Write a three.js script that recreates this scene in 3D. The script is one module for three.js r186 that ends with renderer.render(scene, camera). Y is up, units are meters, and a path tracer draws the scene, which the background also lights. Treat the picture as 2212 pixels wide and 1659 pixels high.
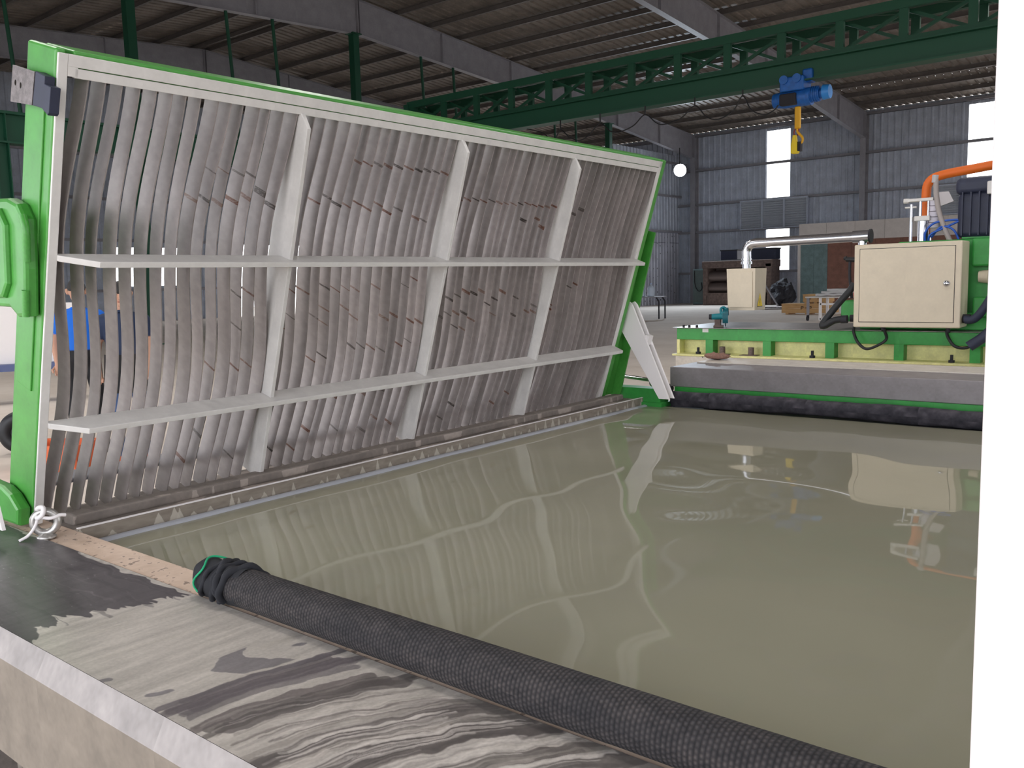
import * as THREE from 'three';
import { mergeGeometries, mergeVertices } from 'three/addons/utils/BufferGeometryUtils.js';
import { RoundedBoxGeometry } from 'three/addons/geometries/RoundedBoxGeometry.js';
import { MarchingCubes } from 'three/addons/objects/MarchingCubes.js';
import { RectAreaLightUniformsLib } from 'three/addons/lights/RectAreaLightUniformsLib.js';

// ───────────────────────── camera, sky, exposure ─────────────────────────
const scene = new THREE.Scene();
const camera = new THREE.PerspectiveCamera(47.53, 2212 / 1659, 0.05, 300);
camera.position.set(0, 1.65, 0);
camera.rotation.order = 'YXZ';
camera.rotation.set(-0.11705, 0.68038, -0.02567);
scene.add(camera);
const renderer = new THREE.WebGLRenderer({ antialias: true });
renderer.toneMapping = THREE.LinearToneMapping;
renderer.toneMappingExposure = 1.0;
renderer.shadowMap.enabled = true;
scene.background = new THREE.Color().setRGB(0.93, 0.95, 1.0);
scene.backgroundIntensity = 4.6;
RectAreaLightUniformsLib.init();

// ───────────────────────── helpers ─────────────────────────
let seed = 7;
const rnd = () => { seed = (seed * 1664525 + 1013904223) % 4294967296; return seed / 4294967296; };
const rr = (a, b) => a + (b - a) * rnd();
const V = (x, y, z) => new THREE.Vector3(x, y, z);
const clamp = (x, a = 0, b = 1) => Math.min(b, Math.max(a, x));
const sst = (a, b, x) => { const t = clamp((x - a) / (b - a)); return t * t * (3 - 2 * t); };
const H = new Float32Array(65536); for (let i = 0; i < 65536; i++) H[i] = rnd();
const hsh = (x, y) => H[((x & 255) << 8) | (y & 255)];
function vn(x, y) { const xi = Math.floor(x), yi = Math.floor(y); let a = x - xi, b = y - yi; a = a * a * (3 - 2 * a); b = b * b * (3 - 2 * b);
  return (hsh(xi, yi) * (1 - a) + hsh(xi + 1, yi) * a) * (1 - b) + (hsh(xi, yi + 1) * (1 - a) + hsh(xi + 1, yi + 1) * a) * b; }
const fbm = (x, y, o = 4) => { let s = 0, a = 0.5, n = 0; for (let i = 0; i < o; i++) { s += a * vn(x, y); n += a; a *= 0.5; x = x * 2 + 17.3; y = y * 2 + 9.1; } return s / n; };
function tex(w, h, fn, srgb = true, rep) {
  const d = new Uint8Array(w * h * 4);
  for (let j = 0; j < h; j++) for (let i = 0; i < w; i++) { const c = fn((i + 0.5) / w, (j + 0.5) / h), k = (j * w + i) * 4;
    for (let q = 0; q < 3; q++) d[k + q] = clamp(Array.isArray(c) ? c[q] : c) * 255; d[k + 3] = 255; }
  const t = new THREE.DataTexture(d, w, h); t.magFilter = THREE.LinearFilter; t.minFilter = THREE.LinearMipmapLinearFilter; t.generateMipmaps = true;
  t.wrapS = t.wrapT = THREE.RepeatWrapping; if (srgb) t.colorSpace = THREE.SRGBColorSpace; if (rep) t.repeat.set(rep[0], rep[1]); t.needsUpdate = true; return t;
}
const mix = (a, b, t) => a.map((v, i) => v + (b[i] - v) * t);
const hex = (h) => [(h >> 16 & 255) / 255, (h >> 8 & 255) / 255, (h & 255) / 255];
function mat(c, rough = 0.6, metal = 0, extra = {}) { return new THREE.MeshPhysicalMaterial({ color: c, roughness: rough, metalness: metal, side: THREE.DoubleSide, ...extra }); }
// a grained paint: colour patches of the surface itself
function grained(h, amt, scale, rough, metal = 0, extra = {}) {
  const b = hex(h), t = tex(256, 256, (u, v) => { const n = fbm(u * 8, v * 8, 5) - 0.5, m = fbm(u * 40 + 5, v * 40, 2) - 0.5; return b.map((x) => x * (1 + amt * (n * 1.6 + m * 0.7))); }, true, [1 / scale, 1 / scale]);
  return mat(0xffffff, rough, metal, { map: t, ...extra });
}
function uvm(g) { // texture coordinates in metres, by the way each face points
  g = g.index ? g.toNonIndexed() : g; for (const k of Object.keys(g.attributes)) if (!['position', 'normal', 'uv'].includes(k)) g.deleteAttribute(k);
  const p = g.attributes.position, n = g.attributes.normal, uv = new Float32Array(p.count * 2);
  for (let i = 0; i < p.count; i++) { const a = Math.abs(n.getX(i)), b = Math.abs(n.getY(i)), c = Math.abs(n.getZ(i)), x = p.getX(i), y = p.getY(i), z = p.getZ(i);
    let q; if (b >= a && b >= c) q = [x, z]; else if (a >= c) q = [z, y]; else q = [x, y]; uv[2 * i] = q[0]; uv[2 * i + 1] = q[1]; }
  g.setAttribute('uv', new THREE.BufferAttribute(uv, 2)); return g;
}
const norm = (g) => { g = g.index ? g.toNonIndexed() : g; for (const k of Object.keys(g.attributes)) if (!['position', 'normal', 'uv'].includes(k)) g.deleteAttribute(k);
  if (!g.attributes.uv) g.setAttribute('uv', new THREE.BufferAttribute(new Float32Array(g.attributes.position.count * 2), 2)); return g; };
const merge = (a) => mergeGeometries(a.map(norm));
const bx = (x0, x1, y0, y1, z0, z1) => uvm(new THREE.BoxGeometry(Math.abs(x1 - x0), Math.abs(y1 - y0), Math.abs(z1 - z0)).translate((x0 + x1) / 2, (y0 + y1) / 2, (z0 + z1) / 2));
const rbx = (x0, x1, y0, y1, z0, z1, r = 0.01, s = 2) => uvm(new RoundedBoxGeometry(Math.abs(x1 - x0), Math.abs(y1 - y0), Math.abs(z1 - z0), s, r).translate((x0 + x1) / 2, (y0 + y1) / 2, (z0 + z1) / 2));
function cyl(a, b, r, r2 = r, seg = 16) { // from point to point
  const d = b.clone().sub(a), g = new THREE.CylinderGeometry(r2, r, d.length(), seg);
  g.applyQuaternion(new THREE.Quaternion().setFromUnitVectors(V(0, 1, 0), d.clone().normalize())); g.translate((a.x + b.x) / 2, (a.y + b.y) / 2, (a.z + b.z) / 2); return norm(g);
}
function bar(a, b, w, h) { // rectangular bar from point to point
  const d = b.clone().sub(a), L = d.length(), m = new THREE.Matrix4(), z = d.clone().normalize(), up = Math.abs(z.y) > 0.98 ? V(1, 0, 0) : V(0, 1, 0), x = up.clone().cross(z).normalize(), y = z.clone().cross(x);
  m.makeBasis(x, y, z).setPosition(a.clone().add(b).multiplyScalar(0.5)); return uvm(new THREE.BoxGeometry(w, h, L)).applyMatrix4(m);
}
const tube = (pts, r, seg = 40, rs = 10, tens = 0.5) => norm(new THREE.TubeGeometry(new THREE.CatmullRomCurve3(pts, false, 'catmullrom', tens), seg, r, rs, false));
function prism(pts, d, bev = 0) { // polygon in x,y, extruded 0..d in z
  const g = new THREE.ExtrudeGeometry(new THREE.Shape(pts.map((q) => new THREE.Vector2(q[0], q[1]))), { depth: d - 2 * bev, bevelEnabled: bev > 0, bevelSize: bev, bevelThickness: bev, bevelOffset: -bev, bevelSegments: 2 });
  if (bev) g.translate(0, 0, bev); return uvm(g);
}
const used = {};
const numbered = (n) => { if (used[n] === undefined) { used[n] = 0; return n; } return n + '_' + String(++used[n]).padStart(3, '0'); };
function mesh(name, g, m, parent) { const o = new THREE.Mesh(Array.isArray(g) ? merge(g) : g, m); o.castShadow = o.receiveShadow = true; o.name = parent ? name : numbered(name); (parent ?? scene).add(o); return o; }
function group(name, x = 0, y = 0, z = 0, turn = 0) { const o = new THREE.Group(); o.name = numbered(name); o.position.set(x, y, z); o.rotation.y = turn; scene.add(o); return o; }
function tag(o, label, category, grp, kind) { o.userData.label = label; o.userData.category = category; if (grp) o.userData.group = grp; if (kind) o.userData.kind = kind; return o; }
const struct = (o, label) => { o.userData.kind = 'structure'; if (label) { o.userData.label = label; } return o; };

// ───────────────────────── materials ─────────────────────────
const M = {
  floor: (() => { const t = tex(512, 512, (u, v) => { const n = fbm(u * 6, v * 6, 5), m = fbm(u * 60, v * 60, 2); return mix([0.80, 0.75, 0.70], [0.91, 0.87, 0.83], clamp(n * 0.8 + m * 0.3)); }, true, [1 / 7, 1 / 7]); return mat(0xffffff, 0.85, 0, { map: t, specularIntensity: 0.25 }); })(),
  sheetBlue: grained(0xb9c1d0, 0.10, 3, 0.45, 0.08),
  roof: grained(0x7d746c, 0.2, 3, 0.65, 0.05),
  steelGrey: grained(0x96959c, 0.08, 2, 0.55, 0.1),
  purlin: grained(0x6f6966, 0.10, 2, 0.6, 0.1),
  craneGreen: mat(0x0d4a34, 0.55),
  green: grained(0x49953f, 0.10, 0.5, 0.34),
  greenBed: grained(0x349440, 0.10, 0.7, 0.45),
  white: grained(0xd8d5d2, 0.05, 0.5, 0.4),
  whiteClean: mat(0xf4efef, 0.45),
  cream: grained(0xd6c9b2, 0.03, 0.6, 0.45),
  creamYellow: grained(0xe2dc9a, 0.10, 0.4, 0.5),
  bareSteel: grained(0x8f8a88, 0.14, 0.3, 0.42, 0.75),
  black: mat(0x17181c, 0.5),
  blackHose: mat(0x1c1d20, 0.55),
  navy: grained(0x2a2f44, 0.1, 0.4, 0.55),
  zinc: mat(0xc9cad0, 0.22, 0.95),
  chrome: mat(0xd7d9de, 0.12, 1),
  hoistBlue: grained(0x1b5fae, 0.15, 0.6, 0.45),
  yellow: mat(0xe2a915, 0.5), yellowSign: mat(0xf0d21c, 0.5),
  orange: mat(0xe06a1c, 0.55),
  wood: (() => { const t = tex(256, 256, (u, v) => { const g = fbm(u * 3, v * 60, 4), k = fbm(u * 5, v * 5, 3); return mix([0.70, 0.54, 0.36], [0.86, 0.71, 0.50], clamp(0.7 * g + 0.4 * k - 0.05)); }); return mat(0xffffff, 0.7, 0, { map: t }); })(),
  brownBoard: grained(0x80584b, 0.14, 1.5, 0.65),
  greenBoard: grained(0x6a8082, 0.16, 1.5, 0.6),
  plaster: grained(0xcfc8c4, 0.05, 2, 0.7),
  rust: grained(0x6d5d57, 0.3, 0.8, 0.65, 0.2),
  dark: mat(0x24232a, 0.7),
  teal: mat(0x127a86, 0.45),
  concrete: grained(0xcdc4b8, 0.12, 0.8, 0.75),
  plastic: mat(0xdfe8f2, 0.12, 0, { transmission: 0.5, thickness: 0, ior: 1.4 }),
  film: mat(0xdcdcde, 0.25, 0, { transmission: 0.3, thickness: 0 }),
  pane: mat(0xffffff, 0.35, 0, { transmission: 1, thickness: 0, ior: 1.3 }),
};

// ───────────────────────── fill lamps added out of view ─────────────────────────
function addedFillLamp(x, y, z, top, intensity) {  // unseen lamp, added only to brighten the hall
  const o = group('added_fill_lamp', x, y, z);
  mesh('housing', merge([new THREE.LatheGeometry([[0, 0.24], [0.12, 0.24], [0.16, 0.12], [0.42, 0.04], [0.45, 0], [0.43, -0.01]].map((q) => new THREE.Vector2(q[0], q[1])), 28)]), M.steelGrey, o);
  mesh('lens', new THREE.CircleGeometry(0.42, 28).rotateX(Math.PI / 2).translate(0, -0.004, 0), mat(0xffffff, 0.5, 0, { emissive: 0xffffff, emissiveIntensity: 3 }), o);
  mesh('rod', cyl(V(0, 0.22, 0), V(0, top - y, 0), 0.015, 0.015, 8), M.dark, o);
  tag(o, 'unseen round lamp added under the roof to brighten the hall', 'lamp', 'added fill lamps out of view');
  const l = new THREE.RectAreaLight(new THREE.Color().setRGB(1, 0.965, 0.93), intensity, 0.75, 0.75); l.position.set(x, y - 0.03, z); l.lookAt(x, 0, z); scene.add(l);
}
const roofY = (z) => 12.15 - 0.0735 * Math.abs(z + 22.8); // underside of the purlins
for (const [x, z, k] of [[-9, -1, 1], [-2, -3, 1], [-10, -9, 1], [-2, -11, 1], [5, -4, 1], [5, -16, 1.1], [-1, -24, 2.6], [-13, -5, 1], [1, -34, 2.2], [2, -44, 1.8], [13, -22, 1.6], [13, -8, 1], [-17, -1.5, 1.2], [12, -36, 1.8], [-27, -2, 1.6]]) addedFillLamp(x, 8.6, z, roofY(z), 72 * k);

// ───────────────────────── the hall ─────────────────────────
const XL = -45, XR = 24, ZF = -50, ZN = 4.4, RIDGE = -22.8;
struct(mesh('floor', bx(XL - 0.3, XR + 0.3, -0.2, 0, ZF - 0.3, ZN + 0.3), M.floor), 'pale polished concrete floor of the hall');
// corrugated sheet in x,y at z = 0, ribs standing up; wave profile w(x)
function wave(x, p, d) { const t = ((x % p) + p) % p / p; return t < 0.5 ? 0 : t < 0.6 ? d * (t - 0.5) / 0.1 : t < 0.8 ? d : t < 0.9 ? d * (0.9 - t) / 0.1 : 0; }
function corr(x0, x1, y0, y1, p = 0.36, d = 0.045) {
  const xs = [x0]; for (let k = Math.floor(x0 / p); k * p < x1; k++) for (const f of [0, 0.5, 0.6, 0.8, 0.9]) { const x = (k + f) * p; if (x > x0 + 1e-4 && x < x1 - 1e-4) xs.push(x); } xs.push(x1);
  const P = [], U = []; for (let i = 0; i + 1 < xs.length; i++) { const a = xs[i], b = xs[i + 1], za = wave(a, p, d), zb = wave(b, p, d);
    P.push(a, y0, za, b, y0, zb, b, y1, zb, a, y0, za, b, y1, zb, a, y1, za); U.push(a, y0, b, y0, b, y1, a, y0, b, y1, a, y1); }
  const g = new THREE.BufferGeometry(); g.setAttribute('position', new THREE.BufferAttribute(new Float32Array(P), 3)); g.setAttribute('uv', new THREE.BufferAttribute(new Float32Array(U), 2)); g.computeVertexNormals(); return g;
}
function wallWithHoles(x0, x1, y0, y1, holes) {
  const xs = [...new Set([x0, x1, ...holes.flatMap((h) => [h[0], h[1]])])].sort((a, b) => a - b), out = [];
  for (let i = 0; i + 1 < xs.length; i++) { const m = (xs[i] + xs[i + 1]) / 2; let y = y0;
    for (const h of holes.filter((q) => q[0] < m && q[1] > m).sort((a, b) => a[2] - b[2])) { if (h[2] > y) out.push(corr(xs[i], xs[i + 1], y, h[2])); y = h[3]; }
    if (y < y1) out.push(corr(xs[i], xs[i + 1], y, y1)); }
  return out;
}
// far wall with its translucent strips and louvred vents
const strips = [[-20.9, -19.5, 6.05, 9.93], [-20.9, -19.5, 1.9, 4.33], [-10.28, -8.88, 6.05, 9.93], [-10.28, -8.88, 1.9, 4.33], [0.4, 1.8, 2, 9.9], [11, 12.4, 2, 9.9]];  // last two strips lie out of view, added for light
const vents = [[-22.37, -18.42, 4.4, 5.98], [-11.8, -7.9, 4.55, 5.98]];
const addedGate = [-44, -33, 0, 5.2];  // hidden opening, added so daylight reaches the left floor
const wf = struct(mesh('wall_far', wallWithHoles(XL, XR, 0, 10.352, [...strips, addedGate]).map((g) => g.translate(0, 0, ZF)), M.sheetBlue), 'blue grey corrugated sheet wall at the far end');
for (const y of [10.15, 8.1, 6.03, 4.36, 1.85]) mesh('girt', merge([bx(XL, XR, y - 0.07, y + 0.07, ZF + 0.06, ZF + 0.2), bx(XL, XR, y - 0.07, y - 0.055, ZF + 0.06, ZF + 0.26)]), M.steelGrey, wf);
strips.forEach((s, i) => { const o = struct(mesh('window_' + (i + 1), bx(s[0] - 0.03, s[1] + 0.03, s[2] - 0.03, s[3] + 0.03, ZF - 0.02, ZF - 0.015), M.pane), 'translucent daylight strip in the far wall'); });
const ventM = grained(0xc6ccd6, 0.06, 1, 0.5);
vents.forEach((v, i) => {
  const o = group('louvre_vent', (v[0] + v[1]) / 2, v[2], ZF + 0.2), w = (v[1] - v[0]) / 2, h = v[3] - v[2];
  for (let k = 0; k < 12; k++) mesh('slat', bar(V(-w, h * (k + 0.5) / 12, 0), V(w, h * (k + 0.5) / 12, 0), 0.14, 0.012), ventM, o).geometry = (() => { const g = new THREE.BoxGeometry(2 * w, 0.012, 0.19); g.rotateX(-0.7); return uvm(g.translate(0, h * (k + 0.5) / 12, 0)); })();
  mesh('frame', [bx(-w - 0.06, -w, 0, h, -0.1, 0.12), bx(w, w + 0.06, 0, h, -0.1, 0.12), bx(-w / 3 - 0.05, -w / 3 + 0.05, 0, h, 0.06, 0.12), bx(w / 3 - 0.05, w / 3 + 0.05, 0, h, 0.06, 0.12), bx(-w - 0.06, w + 0.06, -0.06, 0, -0.1, 0.12), bx(-w - 0.06, w + 0.06, h, h + 0.06, -0.1, 0.12)], M.sheetBlue, o);
  tag(o, i ? 'wide louvred vent in the far wall behind the black motor' : 'wide louvred vent in the far wall below the tall daylight strip', 'vent');
});
// left gable, near wall with its widened door openings, right gable
const rotL = (g, x) => { g.rotateY(Math.PI / 2); g.translate(x, 0, 0); return g; }; // x -> -z
const gl = wallWithHoles(-ZN, -ZF, 0, 12.6, [[22.4, 26.5, 1.9, 3.95], [30, 36, 0, 4.2]]).map((g) => rotL(g, XL));
const wl = struct(mesh('wall_left', gl, M.sheetBlue), 'corrugated gable wall far to the left');
for (const y of [8.6, 6.4, 4.3, 1.7]) mesh('girt', bx(XL + 0.06, XL + 0.2, y - 0.07, y + 0.07, ZF, ZN), M.steelGrey, wl);
struct(mesh('window_7', bx(XL - 0.02, XL - 0.015, 1.88, 3.97, -26.55, -22.35), M.pane), 'bright window strip in the left gable');
const nearHoles = [[-24, -16, 0, 4.8], [-12, 4, 0, 4.8], [9, 17, 0, 4.8]];  // middle gateway widened so more daylight falls on the foreground
const wn = struct(mesh('wall_near', wallWithHoles(XL, XR, 0, 10.32, nearHoles).map((g) => g.translate(0, 0, ZN)), M.sheetBlue), 'corrugated wall behind the viewer with open gateways widened for daylight');
struct(mesh('wall_right', wallWithHoles(-ZN, -ZF, 0, 12.6, [[4, 16, 0, 6], [24, 38, 0, 6]]).map((g) => rotL(g, XR)), M.sheetBlue), 'corrugated gable wall to the right with unseen gateways added for daylight');  // unseen gateways, added and made taller to light the far floor
struct(mesh('apron', bx(XL - 30, XR + 30, -0.35, -0.22, ZF - 40, ZN + 40), M.concrete), 'concrete yard around the hall');
// partition beside the far corner
const pz = wallWithHoles(42.3, 50, 0, 9.1, []).map((g) => rotL(g, -26.6));
const wp = struct(mesh('wall_partition', pz, M.sheetBlue), 'corrugated partition wall left of the far corner');
for (const y of [8.6, 6.6, 4.45]) mesh('girt', bx(-26.54, -26.4, y - 0.06, y + 0.06, -50, -42.3), M.steelGrey, wp);

// roof: rows of lapped corrugated sheets on purlins
const roofT = [], slope = 0.0735;
const rows = 6;
for (const side of [-1, 1]) for (let k = 0; k < rows; k++) {
  const L = 27.2, a = L * k / rows, b = L * (k + 1) / rows + 0.12, off = 0.2 + 0.004 + (k < 4 ? 0.03 : k < 5 ? 0.015 : 0);
  const g = corr(XL, XR, a, Math.min(b, L + 0.5), 0.36, 0.04), p = g.attributes.position;
  for (let i = 0; i < p.count; i++) { const x = p.getX(i), s = p.getY(i), w = p.getZ(i); p.setXYZ(i, x, 12.15 - slope * s + off + w, RIDGE + side * s); }
  g.computeVertexNormals(); roofT.push(g);
}
const ceil = struct(mesh('ceiling', roofT, M.roof), 'corrugated roof sheets over steel purlins');
for (const side of [-1, 1]) for (let k = 0; k < 15; k++) { const s = 0.3 + k * 1.78, z = RIDGE + side * s, y = 12.15 - slope * s;
  mesh('purlin', [bx(XL, XR, y, y + 0.2, z - 0.006, z + 0.006), bx(XL, XR, y, y + 0.012, z, z + 0.08), bx(XL, XR, y + 0.188, y + 0.2, z, z + 0.08)], M.purlin, ceil); }
// portal frames: tapered rafters on columns
function frame(x) {
  const o = group('portal_frame', x, 0, 0); struct(o, 'grey steel portal frame under the roof');
  const top = (s) => 12.14 - slope * s, bot = (s) => s < 15 ? 10.9 - 0.062 * s : 9.97 - (s - 15) * 0.098;
  for (const side of [-1, 1]) {
    const S = [0, 7, 15, 21, 26.6], L = (s) => RIDGE + side * s;
    const w = S.map((s) => [L(s), top(s)]).concat(S.slice().reverse().map((s) => [L(s), bot(s)]));
    const g = prism(w, 0.014); g.rotateY(-Math.PI / 2); g.translate(0.007, 0, 0); // x -> z
    const parts = [g];
    for (let i = 0; i + 1 < S.length; i++) { parts.push(bar(V(0, top(S[i]), L(S[i])), V(0, top(S[i + 1]), L(S[i + 1])), 0.26, 0.016), bar(V(0, bot(S[i]), L(S[i])), V(0, bot(S[i + 1]), L(S[i + 1])), 0.26, 0.02)); }
    mesh('rafter', parts, M.steelGrey, o);
    for (const s of [0.05, 4.5, 9, 13.5, 18, 22.5]) mesh('stiffener', bx(-0.12, 0.12, bot(s), top(s), L(s) - 0.012, L(s) + 0.012), M.steelGrey, o);
    const zc = L(26.9);
    mesh('column', [bx(-0.15, 0.15, 0, 10.2, zc - 0.27, zc - 0.25), bx(-0.15, 0.15, 0, 10.2, zc + 0.25, zc + 0.27), bx(-0.008, 0.008, 0, 10.2, zc - 0.25, zc + 0.25)], M.steelGrey, o);
  }
}
for (const x of [-35.5, -25.4, -15.3, -5.2, 4.9, 15]) frame(x);
// green posts under the left frame, with thin rods between
function post(z, w, y0, y1, dz, label, r) {
  const o = group('steel_post', -25.4, 0, z);
  mesh('shaft', r ? cyl(V(0, y0, dz), V(0, y1, 0), r, r, 8) : bx(-w / 2, w / 2, y0, y1, -w / 2, w / 2), M.craneGreen, o);
  if (!r) { mesh('base_plate', bx(-w, w, 0, 0.03, -w, w), M.craneGreen, o); mesh('cap_plate', bx(-w * 0.8, w * 0.8, y1 - 0.04, y1, -w * 0.8, w * 0.8), M.craneGreen, o); }
  tag(o, label, 'post');
}
const botF = (z) => { const s = Math.abs(z - RIDGE); return s < 15 ? 10.9 - 0.062 * s : 9.97 - (s - 15) * 0.098; };
post(-13.9, 0.27, 0, botF(-13.9), 0, 'thick dark green post below the roof beam, leftmost above the tilted table');
post(-22.6, 0.27, 0, botF(-22.6), 0, 'thick dark green post under the roof ridge, behind the table top edge');
post(-40, 0.27, 0, botF(-40), 0, 'dark green post right of the hanging cable, near the far corner');
for (const [z, l] of [[-10.4, 'thin dark rod hanging at the extreme left of the roof'], [-17.2, 'thin dark rod hanging second from left below the roof beam'], [-19, 'thin dark rod hanging just left of the ridge post'], [-26.1, 'thin dark rod hanging right of the ridge post'], [-28, 'thin dark rod hanging above the left end of the crane girder'], [-35.1, 'thin dark rod under the crane girder where the cable begins'], [-36.9, 'thin dark rod under the crane girder at the first cable loop']])
  post(z, 0, 4.6, botF(z), -0.35, l, 0.055);

// ───────────────────────── overhead crane ─────────────────────────
{
  const o = group('overhead_crane', 0, 0, -20.3), x0 = -20.4, x1 = 8, g = M.craneGreen;
  mesh('girder_beam', [bx(x0, x1, 6.0, 6.03, -0.2, 0.2), bx(x0, x1, 6.03, 6.45, -0.01, 0.01), bx(x0, x1, 6.45, 6.48, -0.16, 0.16)], g, o);
  for (const z of [-0.02, -0.95]) { mesh('bottom_chord', bx(x0, x1, 6.48, 6.6, z - 0.06, z + 0.06), g, o); mesh('top_chord', bx(x0, x1, 7.18, 7.38, z - 0.07, z + 0.07), g, o); }
  for (let k = 0; k < 21; k++) { const x = -20.2 + k * 1.337; if (x > x1) break;
    for (const z of [-0.02, -0.95]) mesh('lattice_post', bx(x - 0.09, x + 0.09, 6.58, 7.2, z - 0.05, z + 0.05), g, o);
    mesh('lattice_brace', bar(V(x, 6.58, -0.22), V(x + 1.337, 7.2, -0.22), 0.07, 0.07), g, o);
    mesh('lattice_brace', bar(V(x, 7.2, -0.3), V(x + 1.337, 6.58, -0.3), 0.07, 0.07), g, o);
    mesh('lattice_brace', bar(V(x, 7.3, -0.02), V(x + 1.337, 7.3, -0.95), 0.06, 0.06), g, o);
    mesh('lattice_brace', bar(V(x, 6.54, -0.02), V(x, 6.54, -0.95), 0.06, 0.06), g, o);
  }
  mesh('end_carriage', [rbx(x0 - 0.35, x0 + 0.05, 5.72, 6.35, -1.8, 1.1, 0.03), bx(x0 - 0.1, x0 + 0.1, 6.3, 7.3, -1, 0.1)], g, o);
  tag(o, 'dark green lattice crane girder spanning under the roof', 'crane');
}
{ // hoist
  const o = group('chain_hoist', -7.74, 5.5, -20.3);
  mesh('trolley', [rbx(-0.36, 0.2, 0.3, 0.62, -0.26, 0.26, 0.04), rbx(0.1, 0.34, 0.48, 0.78, -0.2, 0.1, 0.05), cyl(V(-0.25, 0.56, -0.3), V(-0.25, 0.56, 0.3), 0.1), cyl(V(0.05, 0.56, -0.3), V(0.05, 0.56, 0.3), 0.1)], M.hoistBlue, o);
  mesh('drum', [cyl(V(-0.58, 0.17, 0), V(-0.3, 0.17, 0), 0.16, 0.2, 20), cyl(V(-0.3, 0.17, 0), V(0.3, 0.17, 0), 0.2, 0.2, 20)], M.hoistBlue, o);
  mesh('drum_cover', rbx(-0.36, 0.02, 0.0, 0.26, 0.1, 0.27, 0.03), M.dark, o);
  mesh('motor', [cyl(V(0.28, 0.2, 0), V(0.5, 0.2, 0), 0.16, 0.16, 20), cyl(V(0.5, 0.2, 0), V(0.57, 0.2, 0), 0.11, 0.11, 20), ...[0.3, 0.35, 0.4, 0.45].map((x) => cyl(V(x, 0.2, 0), V(x + 0.018, 0.2, 0), 0.18, 0.18, 20))], M.hoistBlue, o);
  mesh('motor_cap', cyl(V(0.57, 0.21, 0), V(0.72, 0.21, 0), 0.17, 0.15, 20), mat(0x2f86d6, 0.4), o);
  const hb = mesh('hook_block', [rbx(-0.08, 0.05, -0.52, -0.02, -0.05, 0.05, 0.03), cyl(V(-0.03, -0.02, 0), V(-0.03, 0.1, 0), 0.02)], M.yellow, o);
  mesh('hook', tube([V(-0.02, -0.5, 0), V(-0.02, -0.58, 0), V(0.04, -0.66, 0), V(0.1, -0.74, 0), V(0.09, -0.83, 0), V(0, -0.86, 0), V(-0.07, -0.8, 0)], 0.028, 30, 8), M.yellow, hb);
  mesh('rope', [cyl(V(-0.06, -0.05, 0.02), V(-0.06, 0.05, 0.02), 0.012), cyl(V(0.01, -0.05, -0.02), V(0.01, 0.05, -0.02), 0.012)], M.dark, o);
  tag(o, 'blue electric hoist on the crane girder with yellow hook', 'hoist');
  const c = group('lifting_clamp', -7.79, 4.42, -20.3);
  mesh('jaw', prism([[-0.1, 0.02], [-0.07, 0], [0.04, 0.0], [0.07, 0.04], [0.08, 0.24], [0.02, 0.28], [0.0, 0.42], [-0.06, 0.42], [-0.08, 0.3], [-0.1, 0.2]], 0.12, 0.01).translate(0, 0, -0.06), M.yellowSign, c);
  mesh('pad', bx(0.05, 0.13, 0.05, 0.26, -0.06, 0.06), M.dark, c);
  mesh('shackle', tube([V(-0.03, 0.4, 0), V(-0.05, 0.5, 0), V(0.02, 0.6, 0), V(0.06, 0.5, 0), V(0.03, 0.4, 0)], 0.015, 20, 6), mat(0x8a2b20, 0.5), c);
  tag(c, 'yellow plate clamp hanging from the hoist hook', 'clamp');
}
{ const pts = [[-15.4, 5.9], [-14.9, 5.75], [-14.49, 5.49], [-14.25, 5.73], [-13.95, 5.5], [-13.6, 5.38], [-13.3, 5.5], [-12.96, 5.74], [-12.65, 5.5], [-12.36, 5.45], [-11.95, 5.55], [-11.6, 5.78], [-11.3, 5.55], [-11.08, 5.47], [-10.6, 5.55], [-10.21, 5.8], [-9.9, 5.5], [-9.58, 5.4], [-9.2, 5.55], [-8.97, 5.85], [-8.75, 5.5], [-8.43, 5.35], [-8.2, 5.42], [-8.1, 5.52]];
  const o = group('festoon_cable', 0, 0, -20.0); mesh('cable', tube(pts.map((p) => V(p[0], p[1], 0)), 0.015, 240, 6, 0.5), M.black, o);
  for (const i of [3, 7, 11, 15, 19]) mesh('hanger', bx(pts[i][0] - 0.015, pts[i][0] + 0.015, pts[i][1], 6.0, -0.01, 0.01), M.black, o);
  tag(o, 'black supply cable hanging in loops under the crane girder', 'cable'); }
{ const o = group('crane_runway', -21, 0, 0), g = M.craneGreen;
  mesh('runway_beam', [bx(-0.16, 0.16, 5.58, 5.64, -26, 4), bx(-0.012, 0.012, 4.98, 5.58, -26, 4), bx(-0.16, 0.16, 4.95, 4.99, -26, 4)], g, o);
  for (const z of [2, -8.3, -18.5, -25.5]) { mesh('runway_column', [bx(-0.14, 0.14, 0, 4.95, z - 0.14, z - 0.12), bx(-0.14, 0.14, 0, 4.95, z + 0.12, z + 0.14), bx(-0.01, 0.01, 0, 4.95, z - 0.12, z + 0.12)], g, o); }
  for (let z = 2; z > -26; z -= 2.6) mesh('web_stiffener', bx(-0.15, 0.15, 4.99, 5.58, z - 0.01, z + 0.01), g, o);
  tag(o, 'dark green crane runway beam on columns behind the tilted table', 'beam'); }
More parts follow.
